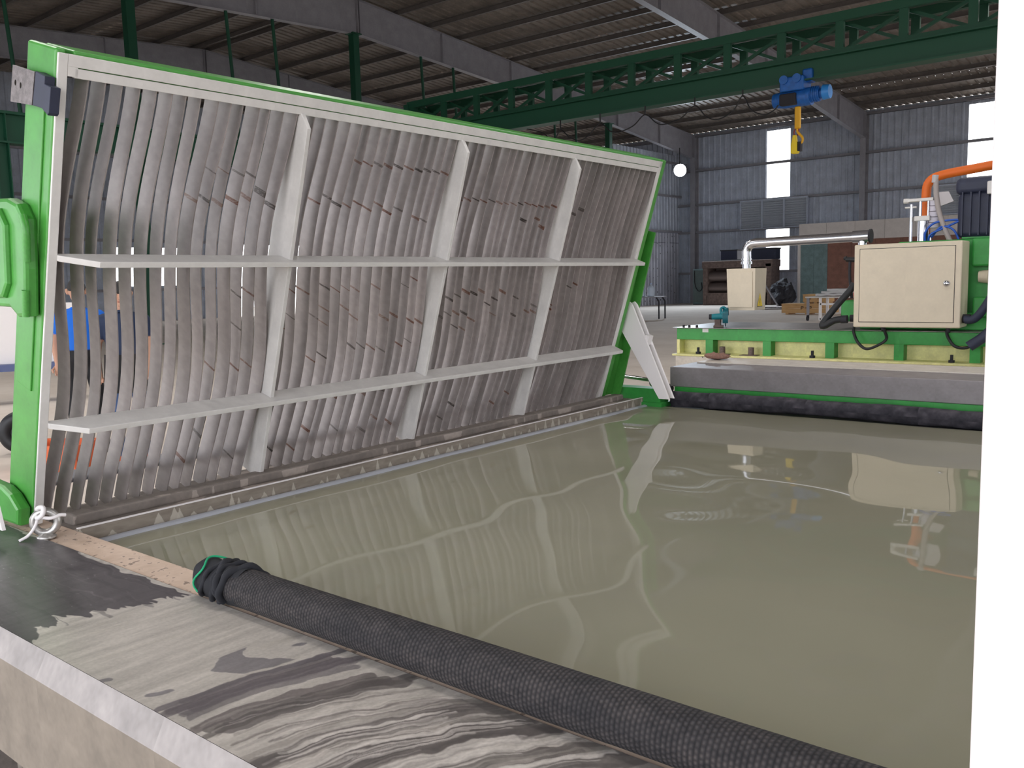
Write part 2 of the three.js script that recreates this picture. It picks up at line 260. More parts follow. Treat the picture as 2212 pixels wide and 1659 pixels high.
{ // flood lamp by the far corner
  const o = group('flood_lamp', -24.9, 7.85, -46.9, 0.68);
  mesh('housing', merge([new THREE.LatheGeometry([[0, -0.22], [0.2, -0.2], [0.34, -0.02], [0.38, 0.03], [0.36, 0.04]].map((q) => new THREE.Vector2(q[0], q[1])), 24)]).rotateX(Math.PI / 2), M.steelGrey, o);
  mesh('lens', new THREE.SphereGeometry(0.36, 24, 8, 0, Math.PI * 2, 0, Math.PI / 2).scale(1, 0.3, 1).rotateX(Math.PI / 2).translate(0, 0, 0.04), mat(0xffffff, 0.4, 0, { emissive: new THREE.Color(0.9, 0.95, 1), emissiveIntensity: 30 }), o);
  mesh('hanger', [cyl(V(0, 0.3, -0.1), V(0, 1.3, -0.1), 0.03), bar(V(-0.42, 0, -0.05), V(-0.42, 0.32, -0.1), 0.03, 0.03), bar(V(0.42, 0, -0.05), V(0.42, 0.32, -0.1), 0.03, 0.03), bar(V(-0.42, 0.32, -0.1), V(0.42, 0.32, -0.1), 0.03, 0.03)], M.dark, o);
  tag(o, 'glaring round flood lamp high up by the far corner', 'lamp');
  const l = new THREE.SpotLight(new THREE.Color().setRGB(0.75, 0.87, 1), 330, 0, 1.25, 0.8, 2); l.position.set(-24.67, 7.85, -46.6); l.target.position.set(-19, 4, -40); l.shadow.radius = 10; l.castShadow = true; scene.add(l, l.target);
}

// ───────────────────────── things far back on the hall floor ─────────────────────────
{ // protective sheeting on the partition, printed with small marks
  const t = tex(1024, 1024, (u, v) => { let c = [0.70, 0.71, 0.76].map((x) => x * (0.92 + 0.16 * fbm(u * 9, v * 9, 3))); const gx = u * 16, gy = v * 9, i = Math.floor(gx), j = Math.floor(gy);
    const dx = gx - i - 0.3 - 0.4 * hsh(i, j), dy = gy - j - 0.3 - 0.4 * hsh(j + 40, i); if (Math.abs(dx) < 0.07 && Math.abs(dy) < 0.09 && hsh(i + 9, j + 3) > 0.3 && fbm(u * 200, v * 200, 1) > 0.35) c = [0.2, 0.2, 0.25];
    if (v > 0.86 && v < 0.87 && fbm(u * 60, v * 3, 1) > 0.4) c = [0.4, 0.4, 0.45]; return c; });
  const g = corr(42.6, 49.7, 0, 4.35, 0.36, 0.03); const uv = g.attributes.uv; for (let i = 0; i < uv.count; i++) uv.setXY(i, (uv.getX(i) - 42.6) / 7.3, uv.getY(i) / 4.35);
  g.rotateY(Math.PI / 2); g.translate(-26.5, 0, 0);
  tag(mesh('protective_sheeting', g, mat(0xffffff, 0.4, 0.1, { map: t })), 'pale sheeting with small printed marks on the partition wall', 'sheeting');
}
{ const o = group('side_bench', -18.1, 0, -31.4);
  mesh('bench_top', rbx(-1.1, 0.65, 0.86, 0.9, -0.3, 0.3, 0.01), M.steelGrey, o);
  for (const [x, z] of [[0.6, 0.25], [0.6, -0.25], [-1.05, 0.25], [-1.05, -0.25]]) mesh('leg', [cyl(V(x, 0, z), V(x, 0.7, z), 0.03), cyl(V(x, 0.7, z), V(x - Math.sign(x) * 0.12, 0.86, z), 0.03)], M.dark, o);
  tag(o, 'low metal bench carrying two water bottles by the partition', 'bench');
  [-18.42, -18.0].forEach((x, i) => { const b = group('water_bottle', x, 0.9, -31.4);
    mesh('shell', norm(new THREE.LatheGeometry([[0, 0], [0.13, 0], [0.14, 0.03], [0.14, 0.1], [0.132, 0.12], [0.14, 0.14], [0.14, 0.22], [0.132, 0.24], [0.14, 0.26], [0.14, 0.34], [0.1, 0.42], [0.035, 0.46], [0.035, 0.5]].map((q) => new THREE.Vector2(q[0], q[1])), 24)), M.plastic, b);
    mesh('cap', cyl(V(0, 0.49, 0), V(0, 0.53, 0), 0.04), mat(0x9fb4d8, 0.5), b);
    tag(b, i ? 'right one of two clear water bottles on the bench' : 'left one of two clear water bottles on the bench', 'bottle', 'water bottles on the bench'); });
}
{ // old rolling machine against the far wall
  const o = group('rolling_machine', -21.15, 0, -47);
  mesh('body', [rbx(-2.05, -1.75, 0, 2.1, -0.6, 0.6, 0.03), rbx(1.7, 2.05, 0, 2.3, -0.6, 0.6, 0.03), bx(-1.8, 1.8, 0, 0.7, -0.6, 0.6), bx(-1.8, 1.8, 0.7, 2.1, -0.6, -0.5)], M.rust, o);
  mesh('top_beam', rbx(-2.1, 2.1, 2.1, 2.5, -0.6, 0.6, 0.03), M.rust, o);
  for (const y of [1.0, 1.65]) mesh('roller', cyl(V(-1.75, y, 0.2), V(1.75, y, 0.2), 0.3, 0.3, 24), mat(0x6b5e5a, 0.45, 0.5), o);
  mesh('top_rail', bx(-2.0, 0.3, 2.5, 2.55, 0.4, 0.55), M.zinc, o);
  tag(o, 'rust brown rolling machine with two rollers by the far wall', 'machine');
  const e = group('switch_cabinet', -23.75, 0, -47.4); mesh('body', rbx(-0.42, 0.42, 0.05, 2.1, -0.3, 0.3, 0.02), M.greenBoard, e); mesh('door', rbx(-0.38, 0.38, 0.15, 2.0, 0.3, 0.33, 0.01), grained(0x5d6a68, 0.1, 1, 0.6), e); mesh('plinth', bx(-0.42, 0.42, 0, 0.05, -0.3, 0.3), M.dark, e); mesh('cable', tube([V(-0.3, 2.0, 0.36), V(-0.25, 1.2, 0.4), V(0, 0.8, 0.42), V(0.2, 0.95, 0.4), V(0.15, 1.3, 0.38)], 0.025, 30, 6), M.black, e);
  tag(e, 'grey green switch cabinet left of the rolling machine', 'cabinet');
  for (const [x, w, l] of [[-21.8, 0.5, 'small dark crate on top of the rolling machine, left one'], [-19.8, 0.75, 'larger dark crate on top of the rolling machine, right one']]) { const c = group('dark_crate', x, 2.505, -47.15); mesh('body', rbx(-w, w, 0, 0.6, -0.4, 0.3, 0.03), M.navy, c); mesh('lid', rbx(-w - 0.03, w + 0.03, 0.55, 0.63, -0.43, 0.33, 0.02), M.dark, c); tag(c, l, 'crate'); }
  const tr = group('scrap_heap', -18.05, 0, -45.4); mesh('bulk', (() => { const g = new THREE.IcosahedronGeometry(0.62, 4), p = g.attributes.position; for (let i = 0; i < p.count; i++) { const v = V(p.getX(i), p.getY(i), p.getZ(i)), k = 0.5 + 1.0 * fbm(v.x * 3.4 + 4, v.y * 3.4 + v.z * 2.7, 4); p.setXYZ(i, v.x * k, Math.max(-0.62, v.y * 1.25 * k), v.z * k); } g.computeVertexNormals(); return norm(g).translate(0, 0.62, 0); })(), M.dark, tr); mesh('frame_legs', [bar(V(-0.9, 1.4, 0.6), V(0.1, 0.05, 0.9), 0.06, 0.06), bar(V(-0.8, 1.4, 0.6), V(-1.1, 0.03, 0.8), 0.06, 0.06)], M.steelGrey, tr);
  tag(tr, 'dark heap of tarpaulin and frame legs right of the rolling machine', 'heap');
  const pb = group('floor_pipe', -16.6, 0, -40.2); mesh('tube', cyl(V(-0.8, 0.07, 0.3), V(1.0, 0.07, -0.4), 0.07), M.zinc, pb); mesh('end_ring', cyl(V(-0.84, 0.07, 0.315), V(-0.72, 0.07, 0.27), 0.085), M.zinc, pb); tag(pb, 'silver pipe lying on the floor before the wooden crates', 'pipe');
}
{ // boards of a small booth
  const o = group('board_booth', -13.2, 0, -46.2);
  for (let k = 0; k < 6; k++) mesh('top_panel', bx(-4.3 + k * 1.45, -4.3 + k * 1.45 + 1.44, 3.33, 4.27, -0.06, 0), M.plaster, o);
  mesh('frame_post', bx(-4.33, -4.2, 0, 3.33, -0.06, 0.08), M.plaster, o);
  for (const [a, b] of [[-4.2, -3.5], [-3.49, -2.78]]) mesh('green_panel', bx(a, b, 0, 3.33, -0.06, 0), M.greenBoard, o);
  for (let k = 0; k < 6; k++) mesh('brown_panel', bx(-2.77 + k * 1.2, -2.77 + k * 1.2 + 1.19, 0, 3.33, -0.05, 0.02), M.brownBoard, o);
  tag(o, 'booth of green and brown boards with a pale top strip', 'booth');
}
function crate(x, z, y, w, d, h, label) {
  const o = group('wooden_crate', x, y, z), n = 2;
  for (let k = 0; k < n; k++) { const a = h * k / n + 0.06, b = h * (k + 1) / n + 0.055; mesh('plank', bx(-w / 2, w / 2, a, b, d / 2, d / 2 + 0.025), M.wood, o); mesh('plank', bx(w / 2, w / 2 + 0.025, a, b, -d / 2, d / 2), M.wood, o); mesh('plank', bx(-w / 2 - 0.025, -w / 2, a, b, -d / 2, d / 2), M.wood, o); }
  mesh('lid', bx(-w / 2 - 0.03, w / 2 + 0.03, h + 0.05, h + 0.08, -d / 2 - 0.03, d / 2 + 0.03), M.wood, o);
  for (const s of [-0.4, 0, 0.4]) mesh('skid', bx(s * w - 0.06, s * w + 0.06, 0, 0.06, -d / 2, d / 2), M.wood, o);
  const t = tex(96, 32, (u, v) => { const f = (a, b, c, d) => u > a && u < b && v > c && v < d; return f(.05, .1, .1, .9) || f(.1, .22, .75, .9) || f(.1, .22, .42, .56) || f(.22, .27, .5, .9) || f(.36, .6, .44, .58) || f(.7, .74, .1, .9) || f(.72, .92, .74, .9) || f(.72, .92, .42, .56) || f(.9, .94, .5, .9) ? [0.15, 0.1, 0.08] : [0.78, 0.62, 0.43]; });
  const sg = new THREE.PlaneGeometry(0.5, 0.16).translate(0, h / 2 + 0.08, d / 2 + 0.028); mesh('stencil', norm(sg), mat(0xffffff, 0.7, 0, { map: t }), o);
  tag(o, label, 'crate');
}
crate(-13.1, -35.9, 0, 2.05, 0.8, 0.36, 'long low wooden crate on the floor, under the smaller crate');
crate(-12.75, -35.9, 0.44, 1.0, 0.7, 0.3, 'small wooden crate on top of the long crate');
{ const o = group('trolley_table', -10.2, 0, -31);
  mesh('deck', rbx(-1.15, 0.9, 0.8, 0.85, -0.4, 0.4, 0.01), M.white, o);
  for (const [x, z] of [[-0.62, 0.36], [-0.62, -0.36], [0.8, 0.36], [0.8, -0.36]]) mesh('leg', bx(x - 0.04, x + 0.04, 0.02, 0.8, z - 0.04, z + 0.04), M.whiteClean, o);
  mesh('lower_rail', [bx(-0.62, 0.8, 0.04, 0.1, 0.32, 0.4), bx(-0.62, 0.8, 0.55, 0.62, 0.32, 0.4), bx(-0.62, 0.8, 0.04, 0.1, -0.4, -0.32)], M.whiteClean, o);
  mesh('outer_leg', bx(-1.1, -1.02, 0.2, 0.8, 0.3, 0.38), M.steelGrey, o); mesh('caster', [norm(new THREE.CylinderGeometry(0.09, 0.09, 0.05, 18).rotateZ(Math.PI / 2).translate(-1.06, 0.09, 0.36)), bx(-1.1, -1.02, 0.1, 0.22, 0.31, 0.37)], M.dark, o);
  tag(o, 'white framed trolley table on casters left of the cream cabinet', 'table');
  const w = group('wrapped_panels', -10.2, 0.866, -31); for (let k = 0; k < 3; k++) mesh('wrapped_panel', (() => { const g = new THREE.BoxGeometry(1.7 - k * 0.2, 0.07, 0.7, 24, 1, 10), p = g.attributes.position; for (let i = 0; i < p.count; i++) p.setY(i, p.getY(i) + 0.035 * (fbm(p.getX(i) * 9 + k * 3, p.getZ(i) * 9, 3) - 0.5)); g.computeVertexNormals(); return norm(g).translate(0.05 + 0.1 * k, 0.045 + k * 0.08, 0); })(), M.film, w);
  tag(w, 'stack of plastic wrapped panels on the trolley table', 'panels'); }

// ───────────────────────── water tank ─────────────────────────
const RIM = 0.85, WATER = 0.805;
const dirty = (() => { // slurry splashes: pale dried tongues on a brown steel face
  const t = tex(2048, 64, (u, v) => { const x = u * 74, i = Math.floor(x), f = x - i; let c = mix([0.50, 0.46, 0.42], [0.62, 0.58, 0.53], fbm(u * 90, v * 6, 4));
    for (let k = -1; k <= 1; k++) { const q = i + k, cx = hsh(q, 5) - k * 1 , w = 0.2 + 0.4 * hsh(q, 8), h = 0.35 + 0.65 * hsh(q, 11), d = Math.abs(f - (hsh(q, 5) + k)) / w; if (hsh(q, 2) > 0.25 && d < 1 && v < h * (1 - d) + 0.1 * fbm(u * 300, v * 10, 2)) c = mix(c, [0.77, 0.74, 0.69], 0.8); } return c; });
  t.repeat.set(0.27, 1 / 0.07); t.offset.set(0, -0.795 / 0.07); return mat(0xffffff, 0.75, 0, { map: t }); })();
const dusty = (() => { const t = tex(512, 512, (u, v) => { const n = fbm(u * 10, v * 10, 5), k = fbm(u * 50, v * 50, 3); let c = mix([0.74, 0.64, 0.56], [0.88, 0.79, 0.72], clamp(n * 0.9 + k * 0.35 - 0.1)); if (k > 0.74) c = mix(c, [0.35, 0.3, 0.27], 0.5); return c; }, true, [1.2, 1.2]); return mat(0xffffff, 0.85, 0, { map: t }); })();
const dustDark = (() => { const t = tex(512, 512, (u, v) => { const n = fbm(u * 12, v * 4, 5), k = fbm(u * 70, v * 70, 2); return mix([0.43, 0.40, 0.38], [0.60, 0.56, 0.53], clamp(n * 0.9 + k * 0.3 - 0.1)).map((x) => x * (n > 0.62 ? 1.25 : 1)); }, true, [1, 1]); return mat(0xffffff, 0.85, 0, { map: t }); })();
{
  const o = group('water_tank', -1.2, 0, -3.2), L = (g) => g.translate(1.2, 0, 3.2);
  mesh('near_rim', L(rbx(-3.35, 0.75, 0.78, RIM, -1.305, -1.192, 0.006)), dusty, o);
  mesh('side_rim', L(rbx(-3.35, -2.958, 0.78, RIM - 0.004, -5.3, -1.3, 0.004)), dustDark, o);
  mesh('hinge_rail', L(rbx(-3.128, -3.05, 0.84, 0.884, -4.95, -1.33, 0.012)), dustDark, o);
  mesh('side_edge', L(bx(-2.962, -2.95, 0.79, RIM + 0.008, -5.06, -1.3)), dirty, o);
  mesh('edge_lip', L(rbx(-2.963, -2.949, RIM + 0.007, RIM + 0.011, -5.06, -1.3, 0.0015)), M.whiteClean, o);
  mesh('lip_pipe', L(cyl(V(-2.925, 0.786, -1.3), V(-2.925, 0.786, -5.06), 0.03, 0.03, 24)), grained(0xb4b7bf, 0.05, 0.6, 0.35), o);
  mesh('far_rim', L(bx(-3.35, 0.75, 0.72, 0.8, -5.3, -5.05)), M.dark, o);
  mesh('right_rim', L(bx(0.62, 0.75, 0.72, RIM, -5.05, -1.31)), dusty, o);
  mesh('tank_wall', [L(bx(-3.3, 0.75, 0, 0.78, -1.3, -1.2)), L(bx(-3.3, -2.97, 0, 0.78, -5.3, -1.3)), L(bx(-3.3, 0.75, 0, 0.72, -5.3, -5.12)), L(bx(0.66, 0.75, 0, 0.75, -5.2, -1.2))], M.bareSteel, o);
  mesh('tank_floor', L(bx(-3.2, 0.7, 0.02, 0.05, -5.2, -1.25)), M.bareSteel, o);
  tag(o, 'open steel tank of murky water in the foreground', 'tank');
}
{ // turbid, slightly rippled water
  const nx = 330, nz = 340, g = new THREE.PlaneGeometry(3.6, 3.76, nx, nz).rotateX(-Math.PI / 2), p = g.attributes.position;
  const W = []; for (let k = 0; k < 14; k++) { const a = rr(0, 6.28), l = rr(0.22, 0.75); W.push([Math.cos(a) * 6.283 / l, Math.sin(a) * 6.283 / l, rr(0, 6.28), l * rr(0.00035, 0.0008)]); }
  for (let i = 0; i < p.count; i++) { const x = p.getX(i), z = p.getZ(i); let h = 0; for (const w of W) h += w[3] * Math.sin(x * w[0] + z * w[1] + w[2]); h *= 0.45 + 1.0 * fbm(x * 1.3 + 9, z * 1.3 + 3, 2); p.setY(i, h); }
  g.computeVertexNormals();
  const t = tex(256, 256, (u, v) => { const n = fbm(u * 5, v * 5, 4); return mix([0.56, 0.555, 0.485], [0.60, 0.59, 0.52], n); });
  const o = mesh('water', g, new THREE.MeshPhysicalMaterial({ map: t, roughness: 0.02, ior: 1.36, metalness: 0 })); o.position.set(-1.14, WATER, -3.18);
  tag(o, 'murky grey green water filling the tank', 'water', null, 'stuff');
}
{ // near spill tray: bent sheet smeared with slurry
  const X0 = -4.3, X1 = -0.22, z0 = -1.188, z1 = -0.79;
  const Cv = document.createElement('canvas'); Cv.width = 2048; Cv.height = 256; const c = Cv.getContext('2d');
  const px = (x) => (x - X0) / (X1 - X0) * 2048, pz = (z) => (z - z0) / (z1 - z0) * 256;
  c.fillStyle = '#bdb6ae'; c.fillRect(0, 0, 2048, 256);
  const stroke = (pts, w, col, al) => { c.globalAlpha = al; c.strokeStyle = col; c.lineWidth = w; c.lineCap = 'round'; c.beginPath(); c.moveTo(px(pts[0][0]), pz(pts[0][1])); for (const q of pts.slice(1)) c.lineTo(px(q[0]), pz(q[1])); c.stroke(); c.globalAlpha = 1; };
  for (let k = 0; k < 240; k++) { const x = rr(X0, X1), z = rr(z0, z1), l = rr(0.05, 0.22); stroke([[x, z], [x + 0.12 * l, z - l]], rr(2, 12), rnd() > 0.5 ? '#bab3ac' : '#a19a94', 0.18); }
  // wiped dark area at the left, ragged edge
  c.fillStyle = '#544f52'; c.beginPath(); c.moveTo(0, 0); const ed = [[-2.05, -1.172], [-2.072, -1.15], [-2.105, -1.113], [-2.085, -1.08], [-2.107, -1.033], [-2.15, -0.99], [-2.132, -0.935], [-2.21, -0.90], [-2.125, -0.864], [-2.17, -0.84], [-2.11, -0.82], [-2.087, -0.79]];
  for (const [i, q] of ed.entries()) { c.lineTo(px(q[0]), pz(q[1])); if (i < ed.length - 1) { const r = ed[i + 1]; for (let k = 1; k < 6; k++) c.lineTo(px(q[0] + (r[0] - q[0]) * k / 6 + rr(-0.02, 0.02)), pz(q[1] + (r[1] - q[1]) * k / 6)); } } c.lineTo(0, 256); c.closePath(); c.fill();
  for (let k = 0; k < 90; k++) { const x = rr(-3.6, -2.05), z = rr(z0, z1), l = rr(0.1, 0.5); stroke([[x, z], [x - l, z + rr(-0.015, 0.015)]], rr(1, 7), rnd() > 0.55 ? '#746e70' : '#403c40', 0.35); }
  for (let k = 0; k < 60; k++) { const x = rr(-2.9, -2.2), z = rr(z0, z1); stroke([[x, z], [x + 0.006, z]], 1.2, '#b9b4b4', 0.6); }
  // swept dark and pale arcs at the right
  const arc = (x, w, col, al, a = 0, b = 1, bend = 0.1) => { const P = []; for (let k = 0; k <= 14; k++) { const t = a + (b - a) * k / 14; P.push([x + bend * t * t + 0.03 * t, z1 - t * (z1 - z0)]); } stroke(P, w, col, al); };
  for (let k = 0; k < 60; k++) arc(rr(-1.36, -0.22), rr(8, 30), rnd() > 0.25 ? '#5e5856' : '#87807b', 0.5, 0, 1, rr(0.14, 0.22));
  for (let k = 0; k < 16; k++) { const e = rnd(); arc(-1.54 + e * 0.19, rr(5, 16), e < 0.5 ? '#645e61' : '#5f5957', rr(0.4, 0.8), rr(0, 0.14), rr(0.85, 1), 0.05 + e * 0.08); }
  for (let k = 0; k < 260; k++) arc(rr(-1.42, -0.22), rr(1, 5), rnd() > 0.45 ? '#cbc3bc' : '#57514f', rr(0.15, 0.5), rr(0, 0.3), rr(0.5, 1), rr(0.15, 0.21));
  for (const x of [-1.21, -1.16, -1.12, -1.07, -1.02, -0.95]) { for (let q = 0; q < 5; q++) arc(x + rr(-0.016, 0.016), rr(2, 6), '#d2cac3', 0.55, rr(0.05, 0.3), rr(0.7, 1), 0.18); };
  c.globalAlpha = 0.75; c.fillStyle = '#6f696e'; c.beginPath(); c.moveTo(px(-1.605), pz(-0.955)); c.quadraticCurveTo(px(-1.66), pz(-1.0), px(-1.65), pz(-1.065)); c.quadraticCurveTo(px(-1.62), pz(-1.03), px(-1.6), pz(-1.03)); c.quadraticCurveTo(px(-1.56), pz(-1.06), px(-1.5), pz(-1.1)); c.lineTo(px(-1.53), pz(-0.98)); c.closePath(); c.fill();
  for (const [x, z, r] of [[-1.6, -0.835, 0.012], [-1.56, -1.14, 0.009], [-1.74, -0.8, 0.01]]) { c.beginPath(); c.ellipse(px(x), pz(z), r / (X1 - X0) * 2048, r * 2 / (z1 - z0) * 256, 0.3, 0, 7); c.fill(); } c.globalAlpha = 1;
  const src = c.getImageData(0, 0, 2048, 256).data; // roughen the smears: ragged outlines, streaked grain
  const t = tex(2048, 512, (u, v) => { const X = u * 4.08, Z = v * 0.38, wx = 0.016 * (fbm(X * 9, Z * 16, 3) - 0.5) + 0.014 * (fbm(X * 60, Z * 22, 3) - 0.5), wz = 0.04 * (fbm(X * 12 + 7, Z * 22 + 3, 3) - 0.5);
    const fx = clamp(u + wx / 4.08, 0, 0.9995) * 2047, fz = clamp(v + wz / 0.38, 0, 0.9995) * 255, i0 = Math.floor(fx), j0 = Math.floor(fz), a = fx - i0, b = fz - j0, g = 0.86 + 0.22 * fbm(X * 60, Z * 9, 3) + 0.1 * (fbm(X * 200, Z * 200, 2) - 0.4);
    return [0, 1, 2].map((q) => { const P = (x, y) => src[(y * 2048 + x) * 4 + q] / 255; return g * ((P(i0, j0) * (1 - a) + P(i0 + 1, j0) * a) * (1 - b) + (P(i0, j0 + 1) * (1 - a) + P(i0 + 1, j0 + 1) * a) * b); }); });
  t.wrapS = t.wrapT = THREE.ClampToEdgeWrapping;
  const o = group('spill_tray', -2, 0, -0.95), T = (g) => g.translate(2, 0, 0.95);
  const tp = new THREE.PlaneGeometry(X1 - X0, z1 - z0, 1, 1).rotateX(-Math.PI / 2).translate((X0 + X1) / 2, 0.8545, (z0 + z1) / 2), uv = tp.attributes.uv, p = tp.attributes.position;
  for (let i = 0; i < uv.count; i++) uv.setXY(i, (p.getX(i) - X0) / (X1 - X0), (p.getZ(i) - z0) / (z1 - z0));
  mesh('tray_top', T(norm(tp)), mat(0xffffff, 0.36, 0.1, { map: t }), o);
  const gr = grained(0x8b8583, 0.16, 0.5, 0.45, 0.3);
  mesh('tray_bevel', T(uvm(prism([[0.79, 0.8535], [0.79, 0.849], [0.7655, 0.797], [0.762, 0.799]], X1 - X0).rotateY(Math.PI / 2).scale(1, 1, 1).translate(X0, 0, 0))), gr, o);
  mesh('tray_front', T(bx(X0, X1, 0.55, 0.799, -0.766, -0.763)), grained(0x7e756b, 0.14, 0.5, 0.55, 0.1), o);
  mesh('tray_back', T(bx(X0, X1, 0.851, 0.8543, -1.189, -1.184)), gr, o);
  mesh('tray_bracket', [T(bx(X0, X1, 0.78, 0.849, -1.155, -0.8)), T(bx(-3.2, -3.1, 0, 0.8, -1.1, -0.85)), T(bx(-0.8, -0.7, 0, 0.8, -1.1, -0.85))], M.bareSteel, o);
  tag(o, 'bent steel spill tray smeared with grey slurry along the near edge', 'tray');
}
// mesh wrapped rolls on the tank edges
const weave = (() => { const f = (u, v) => { const a = Math.abs(Math.sin(u * Math.PI * 64)), b = Math.abs(Math.sin(v * Math.PI * 32 + (Math.floor(u * 64) % 2) * 1.57)), n = fbm(u * 30, v * 30, 3); return clamp(0.2 + 0.75 * a * (0.35 + 0.65 * b) + 0.5 * (n - 0.5)); };
  const t = tex(512, 256, (u, v) => { const k = f(u, v), n = fbm(u * 6, v * 6 + 3, 3); return mix([0.07, 0.07, 0.085], mix([0.21, 0.20, 0.21], [0.34, 0.31, 0.30], n), clamp(k)); }), b = tex(512, 256, (u, v) => f(u, v), false);
  return mat(0xffffff, 0.9, 0, { map: t, bumpMap: b, bumpScale: 0.004 }); })();
function roll(x0, x1, y, z, r, lump, lumpScale, reps, flat) {
  const nl = Math.ceil((x1 - x0) / 0.014), ns = 36, P = [], U = [], I = [];
  for (let i = 0; i <= nl; i++) for (let j = 0; j <= ns; j++) { const x = x0 + (x1 - x0) * i / nl, a = j / ns * 2 * Math.PI, s = 0.5 - 0.5 * Math.cos(a);
    const q = r * (1 + lump * (fbm(x * lumpScale + 3, s * 3 + 20 * r, 4) - 0.5) * 2) ; let yy = Math.sin(a) * q, zz = Math.cos(a) * q; if (yy < -flat * r) yy = -flat * r + (yy + flat * r) * 0.3; P.push(x, y + yy + lump * 0.3 * r * Math.sin(x * 2.3), z + zz); U.push(x * reps, j / ns); }
  for (let i = 0; i < nl; i++) for (let j = 0; j < ns; j++) { const a = i * (ns + 1) + j, b = a + ns + 1; I.push(a, a + 1, b, b, a + 1, b + 1); }
  const g = new THREE.BufferGeometry(); g.setAttribute('position', new THREE.Float32BufferAttribute(P, 3)); g.setAttribute('uv', new THREE.Float32BufferAttribute(U, 2)); g.setIndex(I); g.computeVertexNormals(); return g;
}
{ const o = group('mesh_roll', -1.1, 0, -1.24), L = (g) => g.translate(1.1, 0, 1.24), Y = 0.896, Z = -1.226;
  mesh('roll_body', L(roll(-1.93, 0.6, Y, Z, 0.05, 0.05, 3, 1.6, 0.8)), weave, o);
  const tie = mesh('tied_end', L(merge([norm(roll(-2.045, -1.86, Y - 0.002, Z, 0.05, 0.16, 14, 1.6, 0.8)), norm(new THREE.CircleGeometry(0.045, 24).rotateY(-Math.PI / 2).translate(-2.04, Y, Z))])), mat(0x1e1f24, 0.9), o);
  for (let k = 0; k < 6; k++) { const x = -1.99 + k * 0.022, P = []; for (let j = 0; j <= 16; j++) { const a = -0.6 + j / 16 * 4.4, q = 0.053 + 0.004 * Math.sin(j * 1.7 + k); P.push(V(x + 0.03 * Math.sin(a * 0.8 + k), Y + Math.sin(a) * q, Z - Math.cos(a) * -q)); } mesh('fold', L(tube(P, 0.0065 + 0.002 * (k % 3), 40, 7)), mat(0x202127, 0.9), tie); }
  mesh('green_thread', L(tube(Array.from({ length: 14 }, (_, j) => { const a = -0.4 + j / 13 * 2.9; return V(-2.012 - 0.012 * Math.sin(j * 0.9), Y + Math.sin(a) * 0.056, Z + Math.cos(a) * 0.056); }), 0.003, 50, 6)), mat(0x159a6a, 0.7), tie);
  tag(o, 'black net covered roll tied with green thread along the near tank edge', 'roll'); }
{ const o = group('mesh_roll', -1.3, 0, -5.12), L = (g) => g.translate(1.3, 0, 5.12);
  mesh('roll_body', L(roll(-2.77, 0.6, 0.852, -5.12, 0.05, 0.22, 5, 1.6, 0.95)), (() => { const t = tex(512, 128, (u, v) => mix([0.12, 0.12, 0.15], [0.36, 0.34, 0.37], clamp(fbm(u * 14, v * 6, 5) * 1.3 - 0.2))); return mat(0xffffff, 0.92, 0, { map: t }); })(), o);
  mesh('end_cap', L(norm(new THREE.CircleGeometry(0.052, 20).rotateY(-Math.PI / 2).translate(-2.77, 0.852, -5.12))), M.black, o);
  tag(o, 'lumpy black net roll along the far tank edge', 'roll'); }

